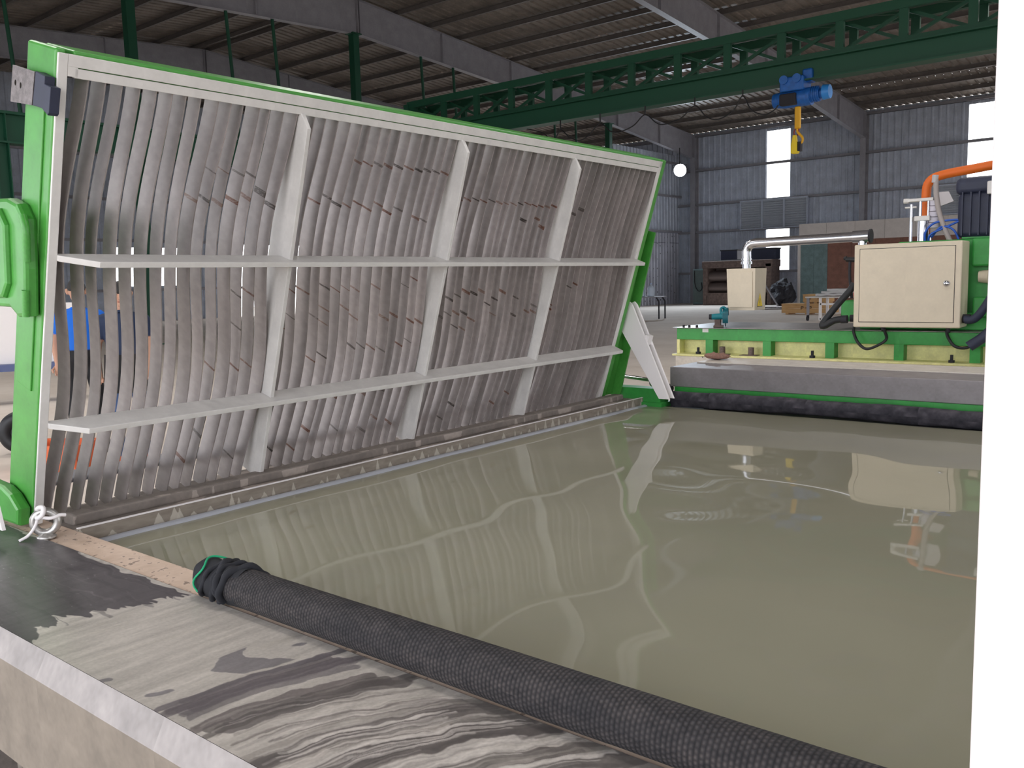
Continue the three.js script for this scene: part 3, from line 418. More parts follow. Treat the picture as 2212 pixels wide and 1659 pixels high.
// ───────────────────────── tilted slat table ─────────────────────────
// local axes of the table: x out of its underside, y up the slats, z along the hinge
{
  const T = new THREE.Group(); T.name = numbered('tilting_table'); T.position.set(-3.164, 0.786, 0); T.rotation.z = -0.30473; scene.add(T);
  tag(T, 'tilted green and white framed table with wavy steel slats beside the tank', 'table');
  const za = -1.237, zb = -4.81, UT = 1.65;
  mesh('end_beam', [rbx(-0.2, -0.007, 0.075, UT, za - 0.028, za + 0.002, 0.01, 3), rbx(-0.165, -0.055, 0.55, UT - 0.12, za, za + 0.008, 0.004, 2)], M.green, T);
  mesh('top_beam', rbx(-0.2, -0.007, 1.578, UT, zb, za - 0.05, 0.008), M.green, T);
  mesh('end_beam', rbx(-0.2, 0.0, 0.075, UT, zb - 0.05, zb, 0.008), M.green, T);
  mesh('bottom_beam', rbx(-0.2, -0.13, 0.135, 0.155, zb, za - 0.05, 0.008), M.steelGrey, T);
  // white flanges
  mesh('end_flange', rbx(-0.006, 0.004, 0.075, UT - 0.012, za - 0.03, za - 0.0005, 0.003), M.white, T);
  mesh('top_flange', [rbx(-0.007, 0.004, 1.603, UT - 0.012, zb, za - 0.03, 0.002), bx(-0.007, 0.003, 1.575, UT - 0.012, za - 0.06, za - 0.03), bx(-0.007, 0.003, 1.575, UT - 0.012, zb, zb + 0.03)], M.white, T);
  mesh('clamp_strip', rbx(-0.012, 0.003, 1.572, 1.6, zb + 0.02, za - 0.05, 0.002), M.white, T);
  mesh('end_flange', rbx(-0.006, 0.004, 0.075, UT - 0.012, zb, zb + 0.03, 0.003), M.white, T);
  mesh('inner_plate', bx(-0.15, -0.006, 0.075, 1.575, zb + 0.001, zb + 0.012), M.white, T);
  mesh('inner_plate', bx(-0.15, -0.008, 0.075, 1.575, za - 0.034, za - 0.0285), M.white, T);
  // cross bars: deep flats with cut corners, lying across the ribs
  for (const [u, d] of [[1.012, 0.086], [0.436, 0.092]]) {
    const s = [[-0.012, za - 0.028], [0.004, za - 0.028], [0.012, za - 0.03], [d, za - 0.125], [d, zb + 0.04], [0.0, zb + 0.012], [-0.012, zb + 0.012]];
    const g = prism(s.map((q) => [q[0], q[1]]), 0.02, 0.002); g.rotateX(Math.PI / 2); g.scale(1, 1, 1); // (x, y=z') -> lies in x,z
    g.translate(0, u + 0.02, 0); mesh('cross_bar', uvm(g), M.white, T);
  }
  // ribs with sloped tops
  for (const z of [-2.126, -3.015, -3.905]) {
    const g = prism([[-0.085, 0.095], [0.05, 0.08], [0.052, 1.53], [0.006, 1.578], [-0.085, 1.578]], 0.018, 0.002); g.translate(0, 0, z - 0.009); mesh('rib', g, M.white, T);
  }
  // slats
  const N = 60, bays = [za - 0.03, -2.126, -3.015, -3.905, zb + 0.012];
  const marks = []; const add = (i0, i1, u0, sl, jit, w, pr = 1) => { for (let i = i0; i <= i1; i++) if (rnd() < pr) marks.push([i, u0 + sl * (i - i0) + rr(-jit, jit), w * rr(0.35, 1.1), rr(0.4, 0.95), rnd()]); };
  add(9, 12, 1.33, 0, 0.004, 0.006); add(8, 11, 1.24, -0.004, 0.02, 0.012); add(12, 14, 1.24, 0.0, 0.03, 0.02); add(20, 29, 1.42, 0.0, 0.003, 0.011); add(17, 24, 1.26, -0.003, 0.02, 0.008); add(25, 31, 1.22, -0.006, 0.02, 0.01, 0.7); add(31, 45, 1.31, 0, 0.004, 0.008); add(40, 46, 1.24, -0.012, 0.03, 0.02, 0.8); add(46, 48, 1.3, 0, 0.03, 0.015, 0.7);
  add(12, 30, 0.86, 0.003, 0.015, 0.007, 0.8); add(12, 20, 0.74, 0, 0.03, 0.007, 0.6); add(18, 34, 0.78, -0.004, 0.03, 0.011, 0.7); add(30, 46, 0.88, -0.008, 0.05, 0.013, 0.7); add(33, 47, 0.68, 0.004, 0.03, 0.01, 0.5); add(10, 28, 0.57, 0.002, 0.02, 0.009, 0.6); add(6, 30, 0.36, 0, 0.06, 0.014, 0.4); add(8, 46, 0.2, 0, 0.06, 0.012, 0.3); add(48, 60, 0.8, 0, 0.1, 0.008, 0.15);
  const TW = 2048, TH = 1024, col = new Float32Array(TW * TH * 3), dat = new Uint8Array(TW * TH * 4);
  for (let j = 0; j < TH; j++) { const i = Math.floor(j / 16), tone = 0.93 + 0.12 * hsh(i, 77); for (let x = 0; x < TW; x++) { const n = fbm(x / 26, j / 5 + i * 3, 3), m = fbm(x / 300, i * 7.7 + j / 30, 2), k = (j * TW + x) * 3, v = tone * (0.86 + 0.12 * n + 0.16 * (m - 0.5)); col[k] = 0.665 * v; col[k + 1] = 0.63 * v; col[k + 2] = 0.62 * v; } }
  for (const [i, u, w, al, tint] of marks) for (let j = 0; j < 16; j++) { if (i < 0 || i > 63) continue; const uc = u - (j - 8) * 0.0007; const x0 = Math.floor((uc - w / 2) / 1.6 * TW), x1 = Math.ceil((uc + w / 2) / 1.6 * TW), row = i * 16 + j; if (j < 2 && tint < 0.5) continue;
    for (let x = x0; x <= x1; x++) { if (x < 0 || x >= TW) continue; const f = al * (fbm(x / 3 + u * 90, j / 3 + i, 2) > 0.33 ? 1 : 0.25), k = (row * TW + x) * 3, c = tint > 0.45 ? [0.36, 0.2, 0.13] : [0.22, 0.19, 0.17]; for (let q = 0; q < 3; q++) col[k + q] += (c[q] - col[k + q]) * f; } }
  for (let k = 0; k < TW * TH; k++) { for (let q = 0; q < 3; q++) dat[k * 4 + q] = clamp(col[k * 3 + q]) * 255; dat[k * 4 + 3] = 255; }
  const st = new THREE.DataTexture(dat, TW, TH); st.colorSpace = THREE.SRGBColorSpace; st.magFilter = THREE.LinearFilter; st.minFilter = THREE.LinearFilter; st.needsUpdate = true;
  const sm = mat(0xffffff, 0.4, 0.3, { map: st });
  const zs = (u) => 0.024 * Math.cos(2 * Math.PI * (u - 0.55) / 1.1);
  for (let i = 0; i < N; i++) {
    const bay = Math.floor(i / 15), zc = bays[bay] - 0.034 - (bays[bay] - bays[bay + 1] - 0.068) * ((i % 15) + 0.15) / 14.3, S = 30, P = [], U = [], I = [], th = 0.002, j0 = rr(-0.004, 0.004), a0 = 1 + rr(-0.12, 0.12), tw = rr(-0.006, 0.006), n0 = -0.085, n1 = -0.008;
    for (let k = 0; k <= S; k++) { const u = 0.072 + 1.508 * k / S, z = zc - a0 * zs(u) * 1.0 + j0 * Math.sin(u * 5), v0 = (i + 0.08) / 64, v1 = (i + 0.92) / 64;
      for (const [n, dz, v] of [[n0, th, v0], [n1, th, v1], [n1, -th, v1], [n0, -th, v0]]) { P.push(n, u, z + dz + (n === n1 ? tw : 0)); U.push(u / 1.6, v); } }
    for (let k = 0; k < S; k++) for (let f = 0; f < 4; f++) { const a = k * 4 + f, b = k * 4 + (f + 1) % 4; I.push(a, b, a + 4, b, b + 4, a + 4); }
    const g = new THREE.BufferGeometry(); g.setAttribute('position', new THREE.Float32BufferAttribute(P, 3)); g.setAttribute('uv', new THREE.Float32BufferAttribute(U, 2)); g.setIndex(I); const f = g.toNonIndexed(); f.computeVertexNormals(); mesh('slat', f, sm, T);
  }
  // brackets: points given as world x,y and turned into table axes
  const c = Math.cos(0.30473), s = Math.sin(0.30473), loc = (q) => { const x = q[0] + 3.164, y = q[1] - 0.786; return [x * c - y * s, x * s + y * c]; };
  const far = (q, k) => loc([q[0] * k, 1.65 + (q[1] - 1.65) * k]); // the same sight line, k times as far out
  const hb = mesh('hinge_bracket', prism([[-3.2, 1.95], [-2.72, 1.925], [-2.66, 1.905], [-2.625, 1.86], [-2.64, 1.72], [-2.665, 1.585], [-2.72, 1.583], [-2.77, 1.612], [-3.2, 1.625]].map((q) => far(q, 1.1)), 0.045, 0.012).translate(0, 0, -1.232), M.green, T);
  mesh('weld_seam', tube([[-2.63, 1.87], [-2.618, 1.83], [-2.625, 1.78], [-2.63, 1.74]].map((q) => V(...far(q, 1.1), -1.19)), 0.013, 20, 8), M.green, hb);
  mesh('weld_seam', tube([[-2.655, 1.66], [-2.662, 1.62], [-2.668, 1.585]].map((q) => V(...far(q, 1.1), -1.19)), 0.012, 16, 8), M.green, hb);
  mesh('gusset', prism([[-3.2, 1.9], [-2.78, 1.9], [-2.74, 1.85], [-2.76, 1.68], [-2.8, 1.64], [-3.2, 1.64]].map((q) => far(q, 1.09)), 0.03, 0.012).translate(0, 0, -1.2), M.green, hb);
  mesh('pivot_bracket', prism([[-3.35, 1.07], [-2.96, 1.05], [-2.9, 1.03], [-2.845, 0.99], [-2.86, 0.935], [-3.35, 0.935]].map((q) => far(q, 1.1)), 0.045, 0.012).translate(0, 0, -1.232), M.green, T);
  mesh('support_strut', prism([[-3.11, 1.11], [-3.045, 1.11], [-2.965, 0.905], [-3.03, 0.905]].map(loc), 0.012, 0.001).translate(0, 0, -1.085), M.whiteClean, T);
  const hole = (x, y, r) => { const h = new THREE.Path(); h.absellipse(x, y, r * 0.7, r, 0, Math.PI * 2, true); return h; };
  const sh = new THREE.Shape([[-0.217, 1.457], [-0.07, 1.47], [-0.06, 1.568], [-0.21, 1.567]].map((q) => new THREE.Vector2(...q))); sh.holes.push(hole(-0.187, 1.518, 0.009), hole(-0.15, 1.515, 0.009));
  const lt = mesh('latch_plate', uvm(new THREE.ExtrudeGeometry(sh, { depth: 0.008, bevelEnabled: false }).translate(0, 0, za + 0.028)), grained(0x7b7473, 0.25, 0.12, 0.4, 0.7), T);
  mesh('latch_lug', prism([[-0.07, 1.47], [-0.01, 1.472], [0.03, 1.458], [0.038, 1.466], [0.042, 1.54], [0.002, 1.543], [0.002, 1.565], [-0.06, 1.57]], 0.03, 0.002).translate(0, 0, za + 0.004), M.navy, lt);
  for (const z of [-3.02]) mesh('edge_lug', bx(-0.23, -0.2, 1.44, 1.53, zb - 0.06, zb - 0.03), M.dark, T);
  // far side: lifting channel and white lever arm
  mesh('lift_channel', [bar(V(...loc([-2.88, 1.955]), zb - 0.16), V(...loc([-3.16, 0.88]), zb - 0.16), 0.075, 0.012).translate(0, 0, 0.04), bar(V(...loc([-2.88, 1.955]), zb - 0.16), V(...loc([-3.16, 0.88]), zb - 0.16), 0.012, 0.08).translate(0.03, 0, 0)], M.green, T);
  const ap = [[-3.03, 1.47], [-2.96, 1.5], [-2.94, 1.48], [-2.675, 0.88], [-2.75, 0.88], [-3.06, 1.37]];
  const arm = mesh('lever_arm', prism(ap.map(loc), 0.014, 0.002).translate(0, 0, -4.9), M.whiteClean, T);
  mesh('lever_plate', prism(ap.map(loc), 0.014, 0.002).translate(0, 0, -4.96), M.whiteClean, arm);
  mesh('spacer', bar(V(...loc([-2.845, 1.255]), -4.95), V(...loc([-2.845, 1.255]), -4.895), 0.03, 0.06), M.whiteClean, arm);
}
{ // lift cylinder at the far end of the table
  const o = group('lift_cylinder', -2.9, 0.822, -5.05);
  mesh('base', [bx(-0.3, 0.08, 0, 0.1, -0.09, 0.02), bx(-0.32, 0.1, -0.02, 0.01, -0.1, 0.04)], M.greenBed, o);
  mesh('barrel', cyl(V(0.02, 0.15, -0.02), V(0.14, 0.09, 0.0), 0.038, 0.038, 16), M.black, o);
  mesh('piston_rod', cyl(V(-0.3, 0.17, -0.04), V(0.02, 0.15, -0.02), 0.013), M.chrome, o);
  mesh('gland', cyl(V(0.0, 0.152, -0.022), V(0.03, 0.148, -0.02), 0.042), M.zinc, o);
  tag(o, 'black lift cylinder with chrome rod at the far tank corner', 'cylinder');
}
{ // eye bolt with a white tie on the near tank corner
  const o = group('eye_bolt', -2.952, 0.851, -1.2, 1.0);
  mesh('ring', norm(new THREE.TorusGeometry(0.036, 0.0125, 14, 40).translate(0, 0.056, 0)), grained(0xb9b6b2, 0.18, 0.05, 0.35, 0.7), o);
  mesh('collar', norm(new THREE.LatheGeometry([[0, 0], [0.028, 0], [0.03, 0.008], [0.022, 0.014], [0.014, 0.02], [0, 0.022]].map((q) => new THREE.Vector2(...q)), 24)), grained(0xb9b6b2, 0.18, 0.05, 0.35, 0.7), o);
  tag(o, 'silver eye bolt on the near corner of the tank', 'eye bolt');
  const w = group('white_tie', -2.952, 0.851, -1.2, 1.0);
  const rib = (pts, r) => tube(pts.map((q) => V(...q)), r, 40, 7).scale(1, 1, 1);
  mesh('knot', rib([[-0.02, 0.1, 0.0], [-0.012, 0.108, 0.012], [0.0, 0.106, 0.016], [-0.004, 0.085, 0.018], [-0.02, 0.074, 0.014], [-0.022, 0.09, -0.01]], 0.008), M.whiteClean, w);
  mesh('tail', rib([[-0.012, 0.075, 0.012], [0.02, 0.07, 0.014], [0.045, 0.075, 0.004], [0.06, 0.072, -0.004]], 0.006), M.whiteClean, w);
  mesh('tail', rib([[-0.02, 0.07, 0.014], [-0.03, 0.045, 0.016], [-0.05, 0.02, 0.02], [-0.075, 0.008, 0.03]], 0.005), M.whiteClean, w);
  tag(w, 'white fabric tie knotted through the eye bolt', 'tie');
}
{ // white machine cover close at the right
  const o = group('machine_cover', 0.2, 0, -0.68);
  mesh('front_panel', rbx(-0.302, 0.5, 0, 2.6, 0.1, 0.13, 0.008), M.whiteClean, o);
  mesh('side_panel', rbx(-0.3, -0.285, 0, 2.6, -0.1, 0.1, 0.004), M.whiteClean, o);
  mesh('back_panel', rbx(-0.3, 0.5, 0, 2.6, -0.115, -0.1, 0.004), M.whiteClean, o);
  tag(o, 'tall white machine cover at the right edge', 'panel');
}

// ───────────────────────── machine across the tank ─────────────────────────
{ const o = group('cross_beam', -1.2, 0, -5.6), g = grained(0x8a8486, 0.10, 0.5, 0.5, 0.15);
  mesh('beam_body', rbx(-1.66, 2.24, 0.917, 1.05, -0.32, 0.365, 0.006), g, o);
  mesh('ledge_plate', rbx(-1.62, 2.2, 1.05, 1.058, -0.32, 0.05, 0.003), grained(0xcdc5bc, 0.1, 0.5, 0.5), o);
  mesh('green_edge', bx(-1.62, 2.25, 0.875, 0.917, 0.29, 0.375), M.greenBed, o);
  for (const x of [-1.4, 0.2, 1.8]) mesh('foot', bx(x - 0.1, x + 0.1, 0, 0.915, -0.2, 0.2), M.steelGrey, o);
  tag(o, 'long grey steel beam with green edge behind the far roll', 'beam'); }
{ const o = group('oily_rag', -2.76, 1.059, -5.75); mesh('cloth', (() => { const g = new THREE.SphereGeometry(0.06, 24, 12), p = g.attributes.position; for (let i = 0; i < p.count; i++) { const x = p.getX(i), y = p.getY(i), z = p.getZ(i), k = 0.5 + 1.1 * fbm(x * 55 + 3, z * 55 + y * 40, 3); p.setXYZ(i, x * 1.4 * k, Math.max(0, (y + 0.06) * 0.35 * k), z * k); } g.computeVertexNormals(); return norm(g); })(), grained(0x8c6a5e, 0.5, 0.06, 0.9), o);
  mesh('stain', rbx(0.02, 0.06, 0.01, 0.03, -0.02, 0.03, 0.006), M.dark, o); tag(o, 'crumpled reddish rag on the left end of the grey beam', 'rag'); }
{ const o = group('machine_bed', -2, 0, -8), x0 = -2.02, x1 = 3.2;
  mesh('plinth', bx(x0 + 0.05, x1, 0, 0.91, -0.5, 0.62), M.concrete, o);
  mesh('bottom_flange', rbx(x0, x1, 0.91, 0.928, -0.55, 0.6, 0.004), M.creamYellow, o);
  mesh('web_plate', [bx(x0 + 0.03, x1, 0.928, 1.06, 0.38, 0.4), bx(x0, x0 + 0.03, 0.928, 1.06, -0.5, 0.5), bx(x0, x1, 0.928, 1.06, -0.5, -0.48)], M.creamYellow, o);
  mesh('rail', rbx(x0, x1, 1.058, 1.164, -0.52, 0.5, 0.005), M.greenBed, o);
  mesh('top_plate', rbx(x0 - 0.04, x1, 1.165, 1.172, -0.52, 0.52, 0.003), M.bareSteel, o);
  for (let k = 0; k < 8; k++) mesh('stiffener', bx(-1.72 + k * 0.56, -1.645 + k * 0.56, 0.928, 1.06, 0.39, 0.5), M.greenBed, o);
  for (const x of [-1.78, -0.7, 0.4]) { mesh('anchor_bolt', [cyl(V(x, 0.925, 0.53), V(x, 0.99, 0.53), 0.012, 0.012, 10), cyl(V(x, 0.928, 0.53), V(x, 0.948, 0.53), 0.024, 0.024, 6)], M.dark, o); mesh('anchor_bolt', [cyl(V(x + 0.09, 0.88, 0.6), V(x + 0.09, 0.91, 0.6), 0.014, 0.024, 6)], M.dark, o); }
  for (const x of [-1.55, -1.27]) { mesh('clamp_block', cyl(V(x, 0.93, 0.5), V(x, 1.0, 0.5), 0.028, 0.028, 8), M.rust, o); mesh('oil_stain', bx(x - 0.09, x + 0.07, 0.928, 0.933, 0.47, 0.56), M.rust, o); }
  mesh('name_plate', bx(-1.75, -1.69, 1.13, 1.162, 0.5, 0.504), M.white, o);
  for (const x of [-2.0, -1.94, -1.86]) mesh('set_screw', cyl(V(x, 1.17, 0.4), V(x, 1.19, 0.4), 0.012, 0.012, 8), M.dark, o);
  tag(o, 'green and pale yellow machine bed behind the grey beam', 'machine bed'); }
{ const o = group('angle_grinder', -3.62, 1.172, -7.62, 0.4);
  mesh('stand', [rbx(-0.06, 0.0, 0, 0.09, -0.03, 0.03, 0.01), rbx(-0.07, 0.02, 0, 0.02, -0.05, 0.05, 0.004)], M.rust, o);
  mesh('body', [cyl(V(-0.085, 0.1, 0.03), V(0.02, 0.105, 0.03), 0.026, 0.03, 18), rbx(0.0, 0.05, 0.08, 0.15, 0, 0.06, 0.015)], M.teal, o);
  mesh('end_cap', cyl(V(-0.11, 0.1, 0.03), V(-0.085, 0.1, 0.03), 0.024, 0.027, 18), M.dark, o);
  mesh('disc', cyl(V(0.035, 0.09, -0.02), V(0.041, 0.09, -0.02), 0.085, 0.085, 32), mat(0x14494d, 0.5), o);
  mesh('guard', norm(new THREE.CylinderGeometry(0.092, 0.092, 0.05, 28, 1, true, -0.6, 3.6).rotateZ(Math.PI / 2).translate(0.04, 0.092, -0.02)), mat(0x0f5d69, 0.45), o);
  mesh('handle', tube([V(0.0, 0.13, 0.03), V(0.0, 0.175, 0.03), V(0.03, 0.185, 0.02), V(0.06, 0.15, 0.02)], 0.012, 24, 8), M.teal, o);
  tag(o, 'teal angle grinder standing on the green machine bed', 'grinder'); }
{ const o = group('control_cabinet', -1.925, 1.205, -7.35);
  mesh('body', rbx(-0.4, 0.4, 0, 0.668, -0.25, 0, 0.012), M.cream, o);
  mesh('door', rbx(-0.352, 0.352, 0.045, 0.63, -0.004, 0.006, 0.003), M.cream, o);
  mesh('door_gap', [bx(-0.356, 0.356, 0.041, 0.634, -0.01, 0.0012)], M.dark, o);
  mesh('lock_knob', [cyl(V(0.3, 0.345, 0.006), V(0.3, 0.345, 0.02), 0.026, 0.024, 20), norm(new THREE.SphereGeometry(0.024, 20, 12).scale(1, 1, 0.6).translate(0.3, 0.345, 0.02))], M.chrome, o);
  mesh('cable_gland', [cyl(V(-0.44, 0.07, -0.06), V(-0.4, 0.07, -0.06), 0.03), cyl(V(0.4, 0.07, -0.1), V(0.45, 0.07, -0.1), 0.035)], M.dark, o);
  tag(o, 'cream steel control cabinet with a round lock on the green machine', 'cabinet'); }
{ const o = group('saw_carriage', -1.8, 1.174, -8.06);
  mesh('saddle', [rbx(-0.56, 1.2, 0, 0.14, -0.45, 0.42, 0.01), rbx(-0.56, -0.42, 0.1, 0.5, -0.2, 0.3, 0.02), rbx(-0.72, -0.55, 0.06, 0.24, 0.2, 0.42, 0.01)], M.greenBed, o);
  mesh('column', [rbx(-0.3, 0.9, 0.1, 0.72, -0.4, 0.32, 0.02), rbx(0.28, 1.0, 0.5, 0.72, 0.2, 0.42, 0.02), rbx(0.3, 1.0, 0.1, 0.26, 0.3, 0.44, 0.02)], M.greenBed, o);
  mesh('roller', cyl(V(0.33, 0.42, 0.37), V(0.4, 0.42, 0.37), 0.045, 0.055, 20), M.cream, o);
  for (const [x, y, z] of [[-0.52, 0.29, 0.38]]) mesh('valve', [cyl(V(x - 0.1, y, z), V(x - 0.02, y, z), 0.035), rbx(x - 0.02, x + 0.06, y - 0.05, y + 0.06, z - 0.05, z + 0.04, 0.01)], mat(0xc23a25, 0.5), o);
  tag(o, 'green saw carriage mostly hidden behind the cream cabinet', 'carriage'); }
{ const o = group('drive_motor', -1.42, 1.9, -7.95);
  mesh('housing', [rbx(-0.24, 0.4, 0, 0.36, -0.2, 0.2, 0.05), rbx(-0.26, 0.4, 0.34, 0.48, -0.18, 0.2, 0.05)], M.navy, o);
  for (let k = 0; k < 10; k++) mesh('cooling_fin', bx(-0.2 + k * 0.06, -0.19 + k * 0.06, 0.02, 0.36, 0.19, 0.225), M.navy, o);
  mesh('terminal_box', rbx(-0.02, 0.16, 0.33, 0.43, 0.18, 0.25, 0.01), M.white, o);
  mesh('foot', bx(-0.2, 0.35, -0.004, 0.01, -0.18, 0.18), M.greenBed, o);
  tag(o, 'dark navy finned drive motor above the cream cabinet', 'motor'); }
{ const o = group('air_cylinder', -1.95, 1.86, -7.85);
  mesh('barrel', cyl(V(0.02, 0.0, 0), V(0.02, 0.22, 0), 0.042, 0.042, 16), M.zinc, o);
  mesh('head_block', rbx(-0.04, 0.08, 0.2, 0.24, -0.05, 0.05, 0.006), M.white, o); mesh('top_plate', rbx(-0.1, 0.1, 0.36, 0.385, -0.04, 0.04, 0.004), M.white, o);
  mesh('tie_rod', [cyl(V(0.0, 0.22, 0.02), V(0.0, 0.38, 0.02), 0.012), cyl(V(0.06, 0.22, 0.02), V(0.06, 0.38, 0.02), 0.008), cyl(V(-0.07, 0.0, 0.02), V(-0.07, 0.34, 0.02), 0.012)], M.zinc, o);
  mesh('clamp_screw', [cyl(V(-0.13, 0.37, 0.02), V(-0.09, 0.37, 0.02), 0.02), cyl(V(-0.12, 0.315, 0.02), V(-0.03, 0.315, 0.02), 0.008)], M.white, o);
  mesh('bellows', [0, 1, 2, 3, 4].map((k) => cyl(V(0.1, 0.14 + k * 0.045, -0.02), V(0.1, 0.18 + k * 0.045, -0.02), 0.045, 0.05, 16)), mat(0xcfcad6, 0.5), o);
  tag(o, 'white and silver air cylinder standing above the cabinet', 'cylinder');
  const h = group('grey_hose', -1.95, 1.86, -7.8); mesh('tube', tube([V(0.12, 0.52, 0), V(0.13, 0.4, 0.02), V(0.16, 0.25, 0.03), V(0.22, 0.08, 0.03), V(0.28, -0.05, 0.02)], 0.02, 30, 8), mat(0xa49b98, 0.6), h); mesh('fitting', cyl(V(0.11, 0.5, 0), V(0.115, 0.56, 0), 0.024), mat(0xb7b2b4, 0.5), h); mesh('flap', prism([[0.14, 0.3], [0.26, 0.34], [0.22, 0.42], [0.15, 0.42]], 0.02), mat(0xb7b2b4, 0.5), h); tag(h, 'grey hose curving down behind the cabinet top', 'hose');
  const b = group('blue_tubing', -1.95, 1.86, -7.78); for (const P of [[[0.06, 0.0, 0], [0.06, 0.1, 0.02], [0.12, 0.17, 0.02], [0.22, 0.19, 0], [0.33, 0.19, 0]], [[0.08, 0.0, 0], [0.1, 0.08, 0.03], [0.2, 0.13, 0.02], [0.33, 0.19, 0]], [[0.1, 0.06, 0], [0.18, 0.14, 0.02], [0.27, 0.11, 0.02], [0.32, 0.0, 0]]]) mesh('tube', tube(P.map((q) => V(...q)), 0.009, 30, 7), mat(0x2458b8, 0.4), b); tag(b, 'thin blue air tubes looping beside the air cylinder', 'tube'); }
{ const o = group('orange_hose', -1.9, 1.9, -8.1); mesh('tube', tube([V(-0.07, 0.0, 0), V(-0.075, 0.38, 0), V(-0.05, 0.5, 0), V(0.05, 0.545, 0), V(0.3, 0.575, 0), V(0.8, 0.63, 0)], 0.038, 60, 12), M.orange, o); mesh('fitting', cyl(V(-0.07, -0.04, 0), V(-0.07, 0.03, 0), 0.045), M.zinc, o); tag(o, 'thick orange hose bending over the dark motor', 'hose'); }
{ const o = group('control_pendant', -3.485, 1.325, -7.75);
  const g = new THREE.BoxGeometry(0.285, 0.39, 0.26, 1, 1, 1).translate(0, 0.195, -0.13), p = g.attributes.position; for (let i = 0; i < p.count; i++) { const k = 0.93 + 0.07 * p.getY(i) / 0.39; p.setX(i, p.getX(i) * k); p.setZ(i, -0.13 + (p.getZ(i) + 0.13) * k); } g.computeVertexNormals();
  mesh('box', uvm(g), M.cream, o);
  mesh('rear_cover', rbx(-0.115, 0.115, 0.03, 0.36, -0.006, 0.003, 0.002), M.cream, o);
  const t = tex(64, 64, (u, v) => (Math.abs(u - 0.5) < 0.05 && v > 0.24 && v < 0.6) || (Math.abs(u - 0.5) < 0.05 && v > 0.12 && v < 0.18) || v < 0.04 ? [0.12, 0.1, 0.03] : [0.95, 0.82, 0.1]);
  const sg = new THREE.BufferGeometry(); sg.setAttribute('position', new THREE.Float32BufferAttribute([0.138, 0.03, -0.06, 0.138, 0.03, -0.18, 0.139, 0.16, -0.12], 3)); sg.setAttribute('uv', new THREE.Float32BufferAttribute([0, 0, 1, 0, 0.5, 1], 2)); sg.computeVertexNormals(); mesh('warning_sticker', sg, mat(0xffffff, 0.5, 0, { map: t }), o);
  mesh('neck', [cyl(V(0, 0.39, -0.13), V(0, 0.44, -0.13), 0.04, 0.038, 24), cyl(V(0, 0.43, -0.13), V(0, 0.455, -0.13), 0.052, 0.052, 24), cyl(V(0, 0.47, -0.13), V(0, 0.485, -0.13), 0.048, 0.048, 24), cyl(V(0, 0.44, -0.13), V(0, 0.52, -0.13), 0.042, 0.042, 24)], M.zinc, o);
  mesh('arm_pipe', tube([V(0, 0.5, -0.13), V(0.0, 0.56, -0.13), V(0.02, 0.6, -0.13), V(0.07, 0.622, -0.13), V(0.2, 0.626, -0.13), V(0.6, 0.63, -0.13), V(1.05, 0.635, -0.13)], 0.043, 90, 20, 0.4), M.zinc, o);
  mesh('arm_sleeve', cyl(V(0.98, 0.634, -0.13), V(1.12, 0.636, -0.13), 0.052, 0.052, 24), M.zinc, o);
  mesh('arm_flange', cyl(V(1.12, 0.636, -0.13), V(1.135, 0.636, -0.13), 0.06, 0.06, 24), M.dark, o);
  mesh('arm_post', cyl(V(1.06, 0.0, -0.13), V(1.06, 0.63, -0.13), 0.035, 0.035, 20), M.zinc, o);
  tag(o, 'cream control box hanging from a silver pipe arm', 'control box'); }
{ const o = group('ribbed_conduit', -2.4, 1.2, -7.35); mesh('hose', tube([V(-0.0, 0.07, 0), V(-0.07, 0.06, 0.02), V(-0.14, 0.02, 0.03), V(-0.17, 0.02, 0.02), V(-0.13, 0.09, 0), V(-0.05, 0.2, -0.02), V(0.03, 0.3, -0.04), V(0.06, 0.36, -0.06)], 0.028, 80, 10), M.blackHose, o); mesh('collar', cyl(V(-0.02, 0.068, 0), V(0.03, 0.07, 0), 0.033), M.dark, o); tag(o, 'black conduit bent sharply at the left side of the cream cabinet', 'conduit'); }
{ const o = group('ribbed_conduit', -1.5, 1.2, -7.4); mesh('hose', tube([V(0.0, 0.07, 0), V(0.06, 0.075, 0.01), V(0.12, 0.14, 0.02), V(0.2, 0.3, 0.02), V(0.24, 0.5, 0.0)], 0.032, 50, 10), M.navy, o); mesh('branch', tube([V(0.3, 0.35, 0.03), V(0.26, 0.1, 0.05), V(0.16, -0.04, 0.06), V(0.05, -0.13, 0.08)], 0.04, 40, 10), M.navy, o); tag(o, 'dark conduits leaving the right side of the cream cabinet', 'conduit'); }
{ const o = group('lever_valve', -2.38, 1.5, -7.42); mesh('handle', [cyl(V(-0.03, 0.26, 0), V(0.05, 0.255, 0), 0.02, 0.02, 12), cyl(V(-0.05, 0.27, 0), V(-0.03, 0.268, 0), 0.012, 0.02, 12)], M.black, o); mesh('stem', tube([V(0.0, 0.25, 0), V(0.0, 0.12, 0.0), V(0.02, -0.06, 0)], 0.012, 20, 8), M.dark, o); tag(o, 'black lever valve at the upper left side of the cream cabinet', 'valve'); }
{ const o = group('power_cable', -2.2, 0.985, -7.44); mesh('cable', tube([V(-0.15, 0.215, -0.02), V(-0.145, 0.17, 0), V(-0.1, 0.09, 0.03), V(-0.03, 0.04, 0.04), V(0.06, 0.07, 0.04), V(0.12, 0.12, 0.02), V(0.1, 0.18, -0.01), V(0.08, 0.215, -0.02)], 0.012, 60, 8), M.black, o); mesh('plug', cyl(V(0.09, 0.19, -0.014), V(0.08, 0.218, -0.02), 0.018), M.dark, o); tag(o, 'black cable loop hanging under the left half of the cabinet', 'cable'); }
